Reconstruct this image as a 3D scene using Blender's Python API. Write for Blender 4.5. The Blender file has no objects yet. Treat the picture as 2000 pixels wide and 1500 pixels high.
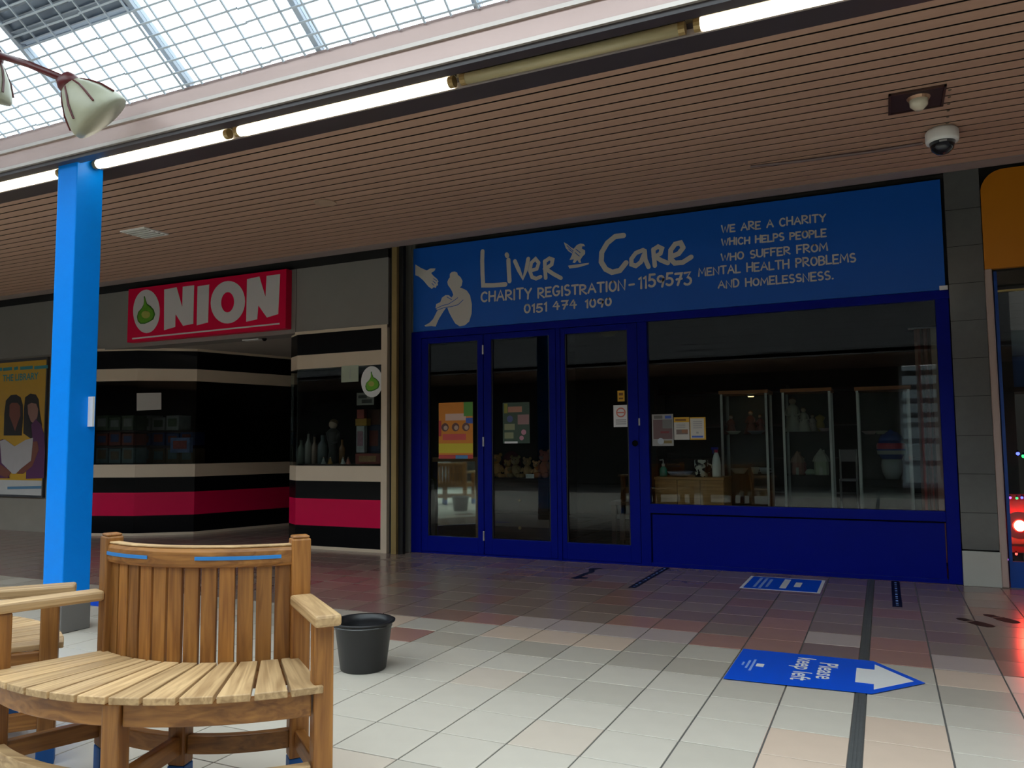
import bpy, bmesh, math, random
from math import sin, cos, radians, pi
from mathutils import Vector, Matrix
random.seed(7)
SC = bpy.context.scene
COL = SC.collection

# ------------------------------------------------------------------ camera, sky, exposure
F_PX, YAW, PITCH, ROLL, EYE = 1538.04, 0.439313, 0.0770646, -0.0081469, 1.155
_f = Vector((-sin(YAW)*cos(PITCH), cos(YAW)*cos(PITCH), sin(PITCH)))
_r = Vector((cos(YAW), sin(YAW), 0.0))
_u = _r.cross(_f)
CR = _r*cos(ROLL) + _u*sin(ROLL)
CU = -_r*sin(ROLL) + _u*cos(ROLL)
CF = _f
cam_d = bpy.data.cameras.new('camera')
cam = bpy.data.objects.new('camera', cam_d); COL.objects.link(cam)
cam_d.sensor_width = 36.0; cam_d.lens = F_PX/2000*36.0
cam_d.clip_start = 0.05; cam_d.clip_end = 200
M = Matrix((CR, CU, -CF)).transposed().to_4x4(); M.translation = Vector((0, 0, EYE))
cam.matrix_world = M
SC.camera = cam

world = bpy.data.worlds.new('overcast_sky'); SC.world = world
world.use_nodes = True
bg = world.node_tree.nodes['Background']
bg.inputs['Color'].default_value = (1.0, 0.985, 0.955, 1); bg.inputs['Strength'].default_value = 4.6
SC.view_settings.view_transform = 'Standard'; SC.view_settings.look = 'None'
SC.view_settings.gamma = 1.0; SC.view_settings.use_curve_mapping = False
SC.view_settings.exposure = 0.0
SC.cycles.max_bounces = 10; SC.cycles.transparent_max_bounces = 24
SC.cycles.caustics_reflective = False; SC.cycles.caustics_refractive = False
SC.cycles.sample_clamp_indirect = 6.0

def W(px, py, axis, val):
    """point of the world plane (axis = val) seen at a pixel of the 2000x1500 photograph"""
    d = CR*((px-1000)/F_PX) - CU*((py-750)/F_PX) + CF
    o = Vector((0, 0, EYE))
    return o + d*((val-o[axis])/d[axis])
FL = lambda px, py: W(px, py, 2, 0.0)
D = 7.4            # plane of the charity shop front
D2 = 7.2           # plane of the gift shop front
SOF = 3.05         # underside of the boarded soffit

# ------------------------------------------------------------------ materials
MATS = {}
def nodes_of(name):
    m = bpy.data.materials.new(name); m.use_nodes = True
    nt = m.node_tree
    return m, nt, nt.nodes['Principled BSDF']
def mat(name, col, rough=0.5, metal=0.0, var=0.08, scale=6.0, bump=0.0, coat=0.0, spec=0.5, emit=None, es=0.0):
    """painted / plain material with a little procedural mottling"""
    if name in MATS: return MATS[name]
    m, nt, b = nodes_of(name)
    c = (col[0], col[1], col[2], 1)
    b.inputs['Roughness'].default_value = rough; b.inputs['Metallic'].default_value = metal
    b.inputs['Specular IOR Level'].default_value = spec
    b.inputs['Coat Weight'].default_value = coat
    tc = nt.nodes.new('ShaderNodeTexCoord'); no = nt.nodes.new('ShaderNodeTexNoise')
    no.inputs['Scale'].default_value = scale; no.inputs['Detail'].default_value = 5
    nt.links.new(tc.outputs['Object'], no.inputs['Vector'])
    mx = nt.nodes.new('ShaderNodeMix'); mx.data_type = 'RGBA'
    mx.inputs['A'].default_value = tuple(v*(1-var) for v in c[:3])+(1,)
    mx.inputs['B'].default_value = tuple(min(1, v*(1+var)) for v in c[:3])+(1,)
    nt.links.new(no.outputs['Fac'], mx.inputs['Factor'])
    nt.links.new(mx.outputs['Result'], b.inputs['Base Color'])
    if bump:
        bp = nt.nodes.new('ShaderNodeBump'); bp.inputs['Strength'].default_value = bump; bp.inputs['Distance'].default_value = 0.004
        nt.links.new(no.outputs['Fac'], bp.inputs['Height']); nt.links.new(bp.outputs['Normal'], b.inputs['Normal'])
    if emit:
        b.inputs['Emission Color'].default_value = (*emit, 1); b.inputs['Emission Strength'].default_value = es
    MATS[name] = m; return m
def wood(name, dark, light, axis, rough=0.45, rnd=0.25):
    """grain stretched along one object axis, each piece a slightly different tone"""
    m, nt, b = nodes_of(name)
    b.inputs['Roughness'].default_value = rough
    tc = nt.nodes.new('ShaderNodeTexCoord'); mp = nt.nodes.new('ShaderNodeMapping')
    s = [38, 38, 38]; s[axis] = 2.2
    mp.inputs['Scale'].default_value = s
    oi = nt.nodes.new('ShaderNodeObjectInfo')
    cb = nt.nodes.new('ShaderNodeCombineXYZ'); ml = nt.nodes.new('ShaderNodeMath'); ml.operation = 'MULTIPLY'; ml.inputs[1].default_value = 13.0
    nt.links.new(oi.outputs['Random'], ml.inputs[0]); nt.links.new(ml.outputs[0], cb.inputs[0]); nt.links.new(ml.outputs[0], cb.inputs[1])
    nt.links.new(cb.outputs[0], mp.inputs['Location'])
    nt.links.new(tc.outputs['Object'], mp.inputs['Vector'])
    no = nt.nodes.new('ShaderNodeTexNoise'); no.inputs['Scale'].default_value = 1.0; no.inputs['Detail'].default_value = 6; no.inputs['Distortion'].default_value = 1.2
    nt.links.new(mp.outputs['Vector'], no.inputs['Vector'])
    rp = nt.nodes.new('ShaderNodeValToRGB')
    rp.color_ramp.elements[0].position = 0.3; rp.color_ramp.elements[0].color = (*dark, 1)
    rp.color_ramp.elements[1].position = 0.7; rp.color_ramp.elements[1].color = (*light, 1)
    nt.links.new(no.outputs['Fac'], rp.inputs['Fac'])
    hs = nt.nodes.new('ShaderNodeHueSaturation')
    mr = nt.nodes.new('ShaderNodeMapRange'); mr.inputs['To Min'].default_value = 1-rnd; mr.inputs['To Max'].default_value = 1+rnd*.6
    nt.links.new(oi.outputs['Random'], mr.inputs['Value']); nt.links.new(mr.outputs['Result'], hs.inputs['Value'])
    nt.links.new(rp.outputs['Color'], hs.inputs['Color']); nt.links.new(hs.outputs['Color'], b.inputs['Base Color'])
    bp = nt.nodes.new('ShaderNodeBump'); bp.inputs['Strength'].default_value = 0.15; bp.inputs['Distance'].default_value = 0.002
    nt.links.new(no.outputs['Fac'], bp.inputs['Height']); nt.links.new(bp.outputs['Normal'], b.inputs['Normal'])
    MATS[name] = m; return m
def glass(name, tint, refl=1.0, rough=0.0):
    """thin pane: lets light through, mirrors by Fresnel"""
    m = bpy.data.materials.new(name); m.use_nodes = True; nt = m.node_tree
    nt.nodes.remove(nt.nodes['Principled BSDF'])
    out = nt.nodes['Material Output']
    tr = nt.nodes.new('ShaderNodeBsdfTransparent'); tr.inputs['Color'].default_value = (*tint, 1)
    gl = nt.nodes.new('ShaderNodeBsdfGlossy'); gl.inputs['Roughness'].default_value = rough; gl.inputs['Color'].default_value = (refl, refl, refl, 1)
    fr = nt.nodes.new('ShaderNodeFresnel'); fr.inputs['IOR'].default_value = 1.5
    ge = nt.nodes.new('ShaderNodeNewGeometry')
    # both faces of the thin pane behave alike
    fr2 = nt.nodes.new('ShaderNodeMath'); fr2.operation = 'MULTIPLY'; fr2.inputs[1].default_value = 1.0
    lw = nt.nodes.new('ShaderNodeLayerWeight'); lw.inputs['Blend'].default_value = 0.1
    mr = nt.nodes.new('ShaderNodeMapRange'); mr.inputs['To Min'].default_value = 0.03; mr.inputs['To Max'].default_value = 0.9
    nt.links.new(lw.outputs['Fresnel'], mr.inputs['Value'])
    mx = nt.nodes.new('ShaderNodeMixShader')
    nt.links.new(mr.outputs['Result'], mx.inputs['Fac'])
    nt.links.new(tr.outputs[0], mx.inputs[1]); nt.links.new(gl.outputs[0], mx.inputs[2])
    nt.links.new(mx.outputs[0], out.inputs['Surface'])
    for n in (fr, fr2, ge): nt.nodes.remove(n)
    MATS[name] = m; return m

POST_BLUE = mat('post_blue_paint', (0.0, 0.25, 0.92), 0.4, var=.04, spec=.15)
NAVY = mat('royal_blue_paint', (0.0, 0.006, 0.24), 0.4, var=.06, spec=.12)
SIGN_BLUE = mat('sign_blue', (0.0, 0.105, 0.52), 0.5, var=.03)
SIGN_WHITE = mat('sign_white_print', (0.62, 0.57, 0.52), 0.6, var=.03)
PINK = mat('magenta_panel', (0.66, 0.002, 0.065), 0.4, var=.05, spec=.2)
SIGN_RED = mat('sign_red', (0.72, 0.002, 0.05), 0.5, var=.03, spec=.2)
BLACK = mat('black_gloss_panel', (0.005, 0.005, 0.006), 0.2, var=.1, spec=.12)
BEIGE = mat('beige_band', (0.68, 0.55, 0.41), 0.5, var=.04)
GREY_FASCIA = mat('grey_fascia', (0.24, 0.22, 0.20), 0.6, var=.08, scale=3)
PILLAR = mat('grey_polished_tile', (0.135, 0.135, 0.13), 0.16, var=.12, scale=14)
PLINTH = mat('pale_plinth', (0.50, 0.50, 0.45), 0.5, var=.08)
PINKTRIM = mat('pinkish_trim', (0.50, 0.38, 0.33), 0.4, var=.05)
BRASS = mat('tan_metal_trim', (0.36, 0.25, 0.10), 0.35, metal=.3, var=.08)
DARK = mat('black_void', (0.008, 0.007, 0.007), 0.8, var=.2)
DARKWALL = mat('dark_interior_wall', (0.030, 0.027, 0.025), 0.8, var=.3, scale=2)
ORANGE = mat('orange_sign', (0.62, 0.21, 0.004), 0.45, var=.03)
CLAD = mat('satin_metal_cladding', (0.50, 0.36, 0.325), 0.25, metal=.3, var=.10, scale=1.6)
CLADRIB = mat('cladding_rib', (0.52, 0.46, 0.42), 0.3, metal=.5, var=.06)
DKTRIM = mat('dark_trim', (0.045, 0.036, 0.040), 0.35, var=.1)
WHITEM = mat('white_enamel', (0.75, 0.75, 0.72), 0.35, var=.03)
TUBE = mat('lit_tube', (0.9, 0.9, 0.85), 0.4, emit=(1.0, 0.93, 0.74), es=9.0)
UNLIT = mat('unlit_tube', (0.42, 0.36, 0.20), 0.35, var=.05)
RUBBER = mat('black_bucket_plastic', (0.012, 0.012, 0.014), 0.38, var=.2, scale=20)
STRIP = mat('expansion_joint_rubber', (0.085, 0.088, 0.088), 0.5, var=.25, scale=30)
GROUT = mat('grout', (0.10, 0.095, 0.09), 0.8, var=.2, scale=30)
FSIGN = mat('floor_sticker_blue', (0.0, 0.09, 0.74), 0.4, var=.03)
FNAVY = mat('floor_sticker_navy', (0.003, 0.006, 0.035), 0.6, var=.1, spec=.15)
FWHITE = mat('sticker_white', (0.80, 0.80, 0.80), 0.5, var=.03)
INLAY = mat('blue_inlay', (0.02, 0.20, 0.55), 0.4, var=.06)
FOOT = mat('blue_foot_paint', (0.0, 0.09, 0.36), 0.5, var=.15, scale=20)
SKYGLASS = glass('skylight_glass', (0.86, 0.93, 0.97))
SHOPGLASS = glass('shop_glass', (0.80, 0.84, 0.82))
CASEGLASS = glass('case_glass', (0.93, 0.95, 0.95))
MIRROR = mat('mirror_silver', (0.80, 0.82, 0.80), 0.03, metal=1.0, var=.01)
ALU = mat('silver_extrusion', (0.55, 0.55, 0.55), 0.35, metal=.6, var=.04)
WIRE = mat('wire_net', (0.60, 0.68, 0.78), 0.5, var=.1)
BAR = mat('glazing_bar_paint', (0.48, 0.54, 0.62), 0.4, var=.05)
OXBLOOD = mat('dark_red_metal', (0.10, 0.012, 0.014), 0.35, var=.1)
FROST = mat('frosted_shade', (0.40, 0.40, 0.29), 0.35, var=.22, scale=9)
WOOD_Z = wood('teak_upright_grain', (0.17, 0.058, 0.010), (0.39, 0.165, 0.036), 2)
WOOD_X = wood('teak_long_grain', (0.18, 0.064, 0.012), (0.40, 0.172, 0.040), 0)
WOOD_Y = wood('teak_curved_grain', (0.18, 0.064, 0.012), (0.40, 0.172, 0.040), 1)
WOOD_TOP = wood('teak_weathered_grain', (0.30, 0.175, 0.075), (0.60, 0.40, 0.20), 0, rough=.5, rnd=.2)
WOOD_TOPY = wood('teak_weathered_curve', (0.30, 0.175, 0.075), (0.60, 0.40, 0.20), 1, rough=.5, rnd=.2)
OAK = wood('pale_oak_veneer', (0.34, 0.17, 0.055), (0.50, 0.27, 0.10), 0, rnd=.05)
CASETOP = wood('beech_case_top', (0.34, 0.11, 0.03), (0.48, 0.18, 0.06), 0, rnd=.05)
DKWOOD = wood('dark_mahogany', (0.020, 0.008, 0.006), (0.055, 0.020, 0.014), 0, rnd=.1)
SOFFIT = wood('soffit_board_paint', (0.40, 0.245, 0.175), (0.43, 0.265, 0.19), 0, rough=.6, rnd=.05)

# ------------------------------------------------------------------ mesh building
class MB:
    def __init__(s): s.v, s.f, s.m = [], [], []
    def add(s, vs, fs, mi=0):
        o = len(s.v); s.v += [Vector(v) for v in vs]
        for f in fs: s.f.append([i+o for i in f]); s.m.append(mi)
        return s
    def box(s, a, b, mi=0):
        x0, x1 = sorted((a[0], b[0])); y0, y1 = sorted((a[1], b[1])); z0, z1 = sorted((a[2], b[2]))
        return s.add([(x0,y0,z0),(x1,y0,z0),(x1,y1,z0),(x0,y1,z0),(x0,y0,z1),(x1,y0,z1),(x1,y1,z1),(x0,y1,z1)],
              [(0,3,2,1),(4,5,6,7),(0,1,5,4),(1,2,6,5),(2,3,7,6),(3,0,4,7)], mi)
    def prism(s, poly, ax, mi=0):
        """poly: list of 3-D points in one plane, ax: extrusion vector"""
        n = len(poly); ax = Vector(ax); p = [Vector(q) for q in poly]
        s.add(p+[q+ax for q in p], [tuple(range(n-1, -1, -1)), tuple(range(n, 2*n))]+[(i, (i+1) % n, n+(i+1) % n, n+i) for i in range(n)], mi)
        return s
    def slab(s, poly2, z0, z1, mi=0):
        return s.prism([(x, y, z0) for x, y in poly2], (0, 0, z1-z0), mi)
    def strip(s, pts, z0, z1, th, mi=0):
        """vertical wall following plan points, th offset to the left-hand side"""
        for (a, b) in zip(pts[:-1], pts[1:]):
            a = Vector((*a, 0)); b = Vector((*b, 0)); d = (b-a).normalized(); n = Vector((-d.y, d.x, 0))*th
            s.slab([a.xy, b.xy, (b+n).xy, (a+n).xy], z0, z1, mi)
        return s
    def tube(s, pts, r, n=8, mi=0, caps=True):
        pts = [Vector(p) for p in pts]; rs = r if isinstance(r, (list, tuple)) else [r]*len(pts)
        o = len(s.v); k = len(pts); up = Vector((0, 0, 1))
        for i, p in enumerate(pts):
            t = (pts[min(i+1, k-1)]-pts[max(i-1, 0)]).normalized()
            a = t.cross(up if abs(t.z) < .95 else Vector((1, 0, 0))).normalized(); b = t.cross(a)
            for j in range(n):
                an = 2*pi*j/n; s.v.append(p+(a*cos(an)+b*sin(an))*rs[i])
        for i in range(k-1):
            for j in range(n):
                s.f.append([o+i*n+j, o+i*n+(j+1) % n, o+(i+1)*n+(j+1) % n, o+(i+1)*n+j]); s.m.append(mi)
        if caps:
            s.f.append([o+j for j in range(n)][::-1]); s.m.append(mi)
            s.f.append([o+(k-1)*n+j for j in range(n)]); s.m.append(mi)
        return s
    def lathe(s, prof, c=(0, 0, 0), n=24, mi=0, closed=False, axis=None):
        """profile of (r, z) round a vertical axis through c (or a tilted axis)"""
        o = len(s.v); c = Vector(c); k = len(prof)
        rot = Vector((0, 0, 1)).rotation_difference(Vector(axis)).to_matrix() if axis else Matrix.Identity(3)
        for r, z in prof:
            for j in range(n):
                an = 2*pi*j/n; s.v.append(c+rot @ Vector((max(r, 1e-4)*cos(an), max(r, 1e-4)*sin(an), z)))
        for i in range(k-1):
            for j in range(n):
                s.f.append([o+i*n+j, o+i*n+(j+1) % n, o+(i+1)*n+(j+1) % n, o+(i+1)*n+j]); s.m.append(mi)
        if not closed:
            s.f.append([o+j for j in range(n)][::-1]); s.m.append(mi)
            s.f.append([o+(k-1)*n+j for j in range(n)]); s.m.append(mi)
        return s
    def ball(s, c, r, mi=0, n=14, k=8):
        rx, ry, rz = (r, r, r) if not isinstance(r, (list, tuple)) else r
        o = len(s.v); c = Vector(c)
        for i in range(k+1):
            th = pi*i/k
            for j in range(n):
                an = 2*pi*j/n
                s.v.append(c+Vector((rx*max(sin(th), 1e-3)*cos(an), ry*max(sin(th), 1e-3)*sin(an), -rz*cos(th))))
        for i in range(k):
            for j in range(n):
                s.f.append([o+i*n+j, o+i*n+(j+1) % n, o+(i+1)*n+(j+1) % n, o+(i+1)*n+j]); s.m.append(mi)
        return s
    def build(s, name, mats, parent=None, origin=None, smooth=False, bevel=0.0, world=True):
        if not isinstance(mats, (list, tuple)): mats = [mats]
        if parent is not None:
            off = wloc(parent) if world else Vector((0, 0, 0))
        else:
            if origin is None:
                lo = [min(v[i] for v in s.v) for i in range(3)]; hi = [max(v[i] for v in s.v) for i in range(3)]
                origin = ((lo[0]+hi[0])/2, (lo[1]+hi[1])/2, lo[2])
            off = Vector(origin)
        me = bpy.data.meshes.new(name)
        me.from_pydata([tuple(v-off) for v in s.v], [], s.f); me.update()
        for q in mats: me.materials.append(q)
        for p, mi in zip(me.polygons, s.m):
            p.material_index = mi
            p.use_smooth = smooth
        bm = bmesh.new(); bm.from_mesh(me); bmesh.ops.recalc_face_normals(bm, faces=bm.faces); bm.to_mesh(me); bm.free()
        o = bpy.data.objects.new(name, me); COL.objects.link(o)
        if parent is not None: o.parent = parent
        else: o.location = off
        if bevel:
            md = o.modifiers.new('bevel', 'BEVEL'); md.width = bevel; md.segments = 2; md.limit_method = 'ANGLE'
        return o
def wloc(o):
    v = Vector(o.location); p = o.parent
    while p is not None: v += Vector(p.location); p = p.parent
    return v
def tag(o, label, cat, group=None):
    o['label'] = label; o['category'] = cat
    if group: o['group'] = group
    return o
def struct(o): o['kind'] = 'structure'; return o
def empty(name, loc, rz=0.0):
    o = bpy.data.objects.new(name, None); COL.objects.link(o); o.location = loc; o.rotation_euler = (0, 0, rz); o.empty_display_size = .1
    return o
def thing(name, label, cat, loc, rz=0.0, group=None): return tag(empty(name, loc, rz), label, cat, group)
def BX(name, m, a, b, parent=None, bevel=0.0): return MB().box(a, b).build(name, m, parent, bevel=bevel)

# ------------------------------------------------------------------ floor
PX, PY = 0.3015, 0.3
floor = struct(MB().box((-24, -9, -0.06), (9, 16, -0.004)).build('floor', GROUT, origin=(0, 0, 0)))
TILE_COLS = dict(
    pale=(0.60, 0.545, 0.465), pale2=(0.54, 0.49, 0.415), sand=(0.46, 0.41, 0.34), cream=(0.66, 0.51, 0.40), cream2=(0.62, 0.53, 0.44),
    pinkgrey=(0.47, 0.38, 0.35), terra=(0.29, 0.165, 0.135), terra2=(0.38, 0.205, 0.165), brown=(0.265, 0.19, 0.16), brown2=(0.285, 0.21, 0.175), plum=(0.25, 0.165, 0.15))
TILE_M = {k: mat('floor_tile_'+k, c, 0.20 if k in ('brown', 'brown2', 'plum', 'terra', 'terra2') else .28, var=.06, scale=9, bump=.03) for k, c in TILE_COLS.items()}
SPECIAL = {}   # (column, row): colour of the tiles that stand out; row -1 is the first row in front of the dark joint at y = 4.637
def sp(px, py, c):
    p = FL(px, py); SPECIAL[tile_ij(p.x, p.y)] = c
def tile_ij(x, y):
    i = math.floor((x+0.118)/PX) if x > -0.118 else -1-math.floor((-0.165-x)/PX)-1
    return (i, math.floor((y-4.637)/PY))
for q in ((1030,1240),(1110,1250),(1190,1262),(1130,1225),(1915,1335),(1955,1345),(1770,1420),(1730,1460),(1790,1460),(1540,1480),(1620,1490),(1130,1240),(790,1210)): sp(*q, 'cream')
for q in ((770,1245),(1310,1220),(1480,1245),(1550,1225),(1530,1255),(1760,1260),(1960,1300),(1000,1205),(1570,1240),(1440,1250),(1770,1275),(1230,1215)): sp(*q, 'terra2')
for q in ((1060,1212),(1140,1218),(1220,1226),(1300,1235),(1630,1243),(1880,1290),(1340,1240),(1180,1222)): sp(*q, 'pinkgrey')
for q in ((820,1220),(890,1225),(1730,1305),(1790,1310),(1850,1395),(1820,1370)): sp(*q, 'pale2')
def tile_colour(i, j):
    if (i, j) in SPECIAL: return SPECIAL[(i, j)]
    r = random.random()
    if j <= -3: return 'pale' if r < .74 else ('pale2' if r < .93 else 'cream2')
    if j < 0: return 'sand' if r < .5 else ('pale2' if r < .85 else ('pale' if r < .93 else 'cream'))
    return 'brown' if r < .36 else ('brown2' if r < .62 else ('plum' if r < .86 else 'terra'))
def tile_x(i):
    if i >= 0: return -0.118+i*PX, -0.118+(i+1)*PX
    k = -1-i-1+1
    return -0.165-k*PX, -0.165-(k-1)*PX
cells = []
for i in range(-42, 12):
    x0, x1 = tile_x(i) if i >= 0 else (-0.165-(-1-i)*PX, -0.165-(-2-i)*PX)
    if i == -1: continue
    for j in range(-26, 24):
        y0 = 4.637+j*PY; y1 = y0+PY
        cells.append((i, j, x0, x1, y0, y1))
def in_view(x, y):
    d = Vector((x, y, -EYE)); z = d.dot(CF)
    if z < .3: return False
    return abs(F_PX*d.dot(CR)/z) < 1010 and abs(F_PX*d.dot(CU)/z) < 760 and y < 7.3
near = sorted([c for c in cells if in_view((c[2]+c[3])/2, (c[4]+c[5])/2)], key=lambda c: ((c[2]+c[3])/2)**2+((c[4]+c[5])/2)**2)[:298]
nearset = {(c[0], c[1]) for c in near}
tile_mesh = {}
g = 0.0036
rest = MB(); keys = list(TILE_COLS)
for (i, j, x0, x1, y0, y1) in cells:
    c = tile_colour(i, j)
    ga = g+(0.005 if j == 0 else 0); gb = g+(0.005 if j == -1 else 0)
    if (i, j) in nearset:
        kk = (c, j in (0, -1) and j)
        if kk not in tile_mesh:
            w = PX/2-g; b = 0.0012
            ylo, yhi = -PY/2+ga, PY/2-gb
            m_ = bpy.data.meshes.new('tile')
            vs = [(-w, ylo, -.004), (w, ylo, -.004), (w, yhi, -.004), (-w, yhi, -.004), (-w, ylo, -.0012), (w, ylo, -.0012), (w, yhi, -.0012), (-w, yhi, -.0012),
                  (-w+b, ylo+b, 0), (w-b, ylo+b, 0), (w-b, yhi-b, 0), (-w+b, yhi-b, 0)]
            fs = [(8, 9, 10, 11)]
            for a in range(4): fs += [(a, (a+1) % 4, 4+(a+1) % 4, 4+a), (4+a, 4+(a+1) % 4, 8+(a+1) % 4, 8+a)]
            m_.from_pydata(vs, [], fs); m_.update(); m_.materials.append(TILE_M[c]); tile_mesh[kk] = m_
        o = bpy.data.objects.new('tile', tile_mesh[kk]); COL.objects.link(o); o.parent = floor
        o.location = ((x0+x1)/2, (y0+y1)/2, 0)
    else:
        rest.add([(x0+g, y0+ga, 0), (x1-g, y0+ga, 0), (x1-g, y1-gb, 0), (x0+g, y1-gb, 0), (x0+g, y0+ga, -.005), (x1-g, y0+ga, -.005), (x1-g, y1-gb, -.005), (x0+g, y1-gb, -.005)],
                 [(0, 1, 2, 3), (4, 5, 1, 0), (5, 6, 2, 1), (6, 7, 3, 2), (7, 4, 0, 3)], keys.index(c))
ro = rest.build('tile', [TILE_M[k] for k in keys], floor); ro['kind'] = 'stuff'
tr = MB().box((-0.163, -9, -.004), (-0.120, 7.38, 0.0015))
for k in range(3): tr.box((-0.156+k*.0125, -9, .0015), (-0.150+k*.0125, 7.38, 0.004))
struct(tr.build('trim_1', STRIP))

# ------------------------------------------------------------------ soffit, gutter beam, skylight, far side of the mall
ceiling = struct(MB().box((-24, 3.69, SOF+.045), (9, 6.22, SOF+.07)).build('ceiling', DARK))  # black backing, the groove shadow between boards is put into its colour
y = 3.69; bw = 0.1035
board_mesh = None
while y < 6.06:
    o = MB().prism([(-24, y+.010, SOF+.004), (-24, y+.010, SOF+.001), (-24, y+.012, SOF), (-24, y+bw-.012, SOF), (-24, y+bw-.010, SOF+.001), (-24, y+bw-.010, SOF+.004)], (33, 0, 0)).build('board', SOFFIT, ceiling)
    y += bw
struct(MB().box((-24, y+.004, SOF-.004), (9, 6.22, SOF+.06)).build('trim_2', mat('soffit_edge', (0.27, 0.215, 0.20), .5)))
# void above the shop fronts, behind the soffit edge, its shade painted black
struct(MB().prism([(-24, 3.33, SOF+.225), (-24, 3.75, SOF+.36), (-24, 7.7, SOF+.36), (-24, 7.7, SOF+.40), (-24, 3.75, SOF+.40), (-24, 3.33, SOF+.26)], (33, 0, 0)).build('ceiling_void', DARK))
struct(MB().box((-24, D2+.26, 2.57), (-4.72, D2+.36, SOF+.36)).build('wall_upper', DARK))  # unseen wall added to stop sky light leaking over the fascia
# light trough between the gutter beam and the soffit
t3 = struct(MB().box((-24, 3.505, SOF-.02), (9, 3.688, SOF+.03)).build('trim_3', DKTRIM))
MB().box((-24, 3.50, SOF-.028), (9, 3.515, SOF+.0)).build('lip', CLADRIB, t3)
struct(MB().prism([(-24, 3.33, SOF+.115), (-24, 3.50, SOF+.115), (-24, 3.53, SOF+.02), (-24, 3.56, SOF+.02), (-24, 3.56, SOF+.14), (-24, 3.33, SOF+.14)], (33, 0, 0)).build('trim_4', mat('trough_back', (.16, .13, .08), .4)))
gut = struct(MB().box((-24, 3.285, SOF+.015), (9, 3.33, SOF+.24)).build('trim_5', CLAD))
MB().box((-24, 3.270, SOF+.118), (9, 3.287, SOF+.140)).build('rib', CLADRIB, gut)
MB().box((-24, 3.272, SOF-.004), (9, 3.345, SOF+.017)).build('rib', CLADRIB, gut)
MB().box((-24, 3.29, SOF-.03), (9, 3.36, SOF-.004)).build('drip_edge', DKTRIM, gut)
# pitched skylight, eaves at y 3.30 and -4.7
EY, EZ, SL = 3.30, 3.29, 0.70
RIDGE = (-0.1, EZ+SL*3.4)
OPY, OPZ = -3.4, 5.1      # far eaves; unseen boarded fascia below raised to block low sky light
def on_slope(x, yy, off=0.0):
    nrm = Vector((0, SL, 1)).normalized()
    return Vector((x, yy, EZ+SL*(EY-yy)))+nrm*off
sky = struct(empty('window_1', (0, EY, EZ)))
bars = [-4.63+.97*k for k in range(-20, 15)]
vent_bays = {20}
for k, xb in enumerate(bars):
    a = on_slope(xb, EY); b = on_slope(xb, RIDGE[0])
    MB().prism([a+Vector((-.017, 0, 0)), a+Vector((.017, 0, 0)), b+Vector((.017, 0, 0)), b+Vector((-.017, 0, 0))], Vector((0, SL, 1)).normalized()*.05).build('glazing_bar', BAR, sky)
    if k+1 < len(bars):
        x0, x1 = xb+.017, bars[k+1]-.017
        y_hi = 2.91 if k == 20 else RIDGE[0]
        for (ya, yb) in ((EY, max(y_hi, 1.3)), (1.28, RIDGE[0])):
            if k == 20 and ya < 2: continue
            MB().prism([on_slope(x0, ya, .02), on_slope(x1, ya, .02), on_slope(x1, yb, .02), on_slope(x0, yb, .02)], Vector((0, SL, 1)).normalized()*.006).build('pane' if x0 < 4 else 'roof_panel', SKYGLASS if x0 < 4 else CLAD, sky)  # opaque panels at the unseen right end, added to dim the post's side
# louvred vent panel in one bay
vent = MB().prism([on_slope(bars[20]+.02, 2.91, .03), on_slope(bars[21]-.02, 2.91, .03), on_slope(bars[21]-.02, 1.9, .03), on_slope(bars[20]+.02, 1.9, .03)], (0, .02, .03)).build('vent_panel', mat('vent_grey_blue', (.20, .25, .33), .35, metal=.2, var=.25, scale=3), sky)
for k in range(10):
    yy = 2.90-.055*k
    MB().prism([on_slope(bars[20]+.03, yy, .03), on_slope(bars[21]-.03, yy, .03), on_slope(bars[21]-.03, yy-.02, .0), on_slope(bars[20]+.03, yy-.02, .0)], (0, -.006, .004)).build('slat', BAR, vent)
# far pitch of the skylight
nf = Vector((0, -SL, 1)).normalized()
for k, xb in enumerate(bars[:-1]):
    if k % 2: continue
    x0, x1 = xb+.02, bars[min(k+2, len(bars)-1)]-.02
    MB().prism([(x0, RIDGE[0], RIDGE[1]), (x1, RIDGE[0], RIDGE[1]), (x1, OPY, OPZ), (x0, OPY, OPZ)], nf*.006).build('pane' if x0 < 4 else 'roof_panel', SKYGLASS if x0 < 4 else CLAD, sky)
    MB().prism([(x1, RIDGE[0], RIDGE[1]), (x1+.04, RIDGE[0], RIDGE[1]), (x1+.04, OPY, OPZ), (x1, OPY, OPZ)], nf*.05).build('glazing_bar', BAR, sky)
MB().box((-24, RIDGE[0]-.06, RIDGE[1]-.02), (9, RIDGE[0]+.06, RIDGE[1]+.10)).build('ridge_beam', BAR, sky)
# wire net hung under the glass of the near pitch
net = MB()
def wire(a, b, r=0.0048):
    d = (b-a).normalized(); n1 = Vector((0, SL, 1)).normalized(); n2 = d.cross(n1)
    net.add([a+n1*r+n2*r, a+n1*r-n2*r, a-n1*r-n2*r, a-n1*r+n2*r, b+n1*r+n2*r, b+n1*r-n2*r, b-n1*r-n2*r, b-n1*r+n2*r],
            [(0, 1, 5, 4), (1, 2, 6, 5), (2, 3, 7, 6), (3, 0, 4, 7)])
yy = EY-.03; k = 0
while yy > 2.2:
    sag = .004*(k % 3)
    for xa in range(-9, 1): wire(on_slope(xa, yy, -.02-sag), on_slope(xa+1, yy+.004*((xa*7+k) % 3-1), -.02-sag))
    yy -= .062; k += 1
x = -9.0
while x < 1.0:
    wire(on_slope(x, EY-.01, -.022), on_slope(x+.015, 2.2, -.026)); x += .152
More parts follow.
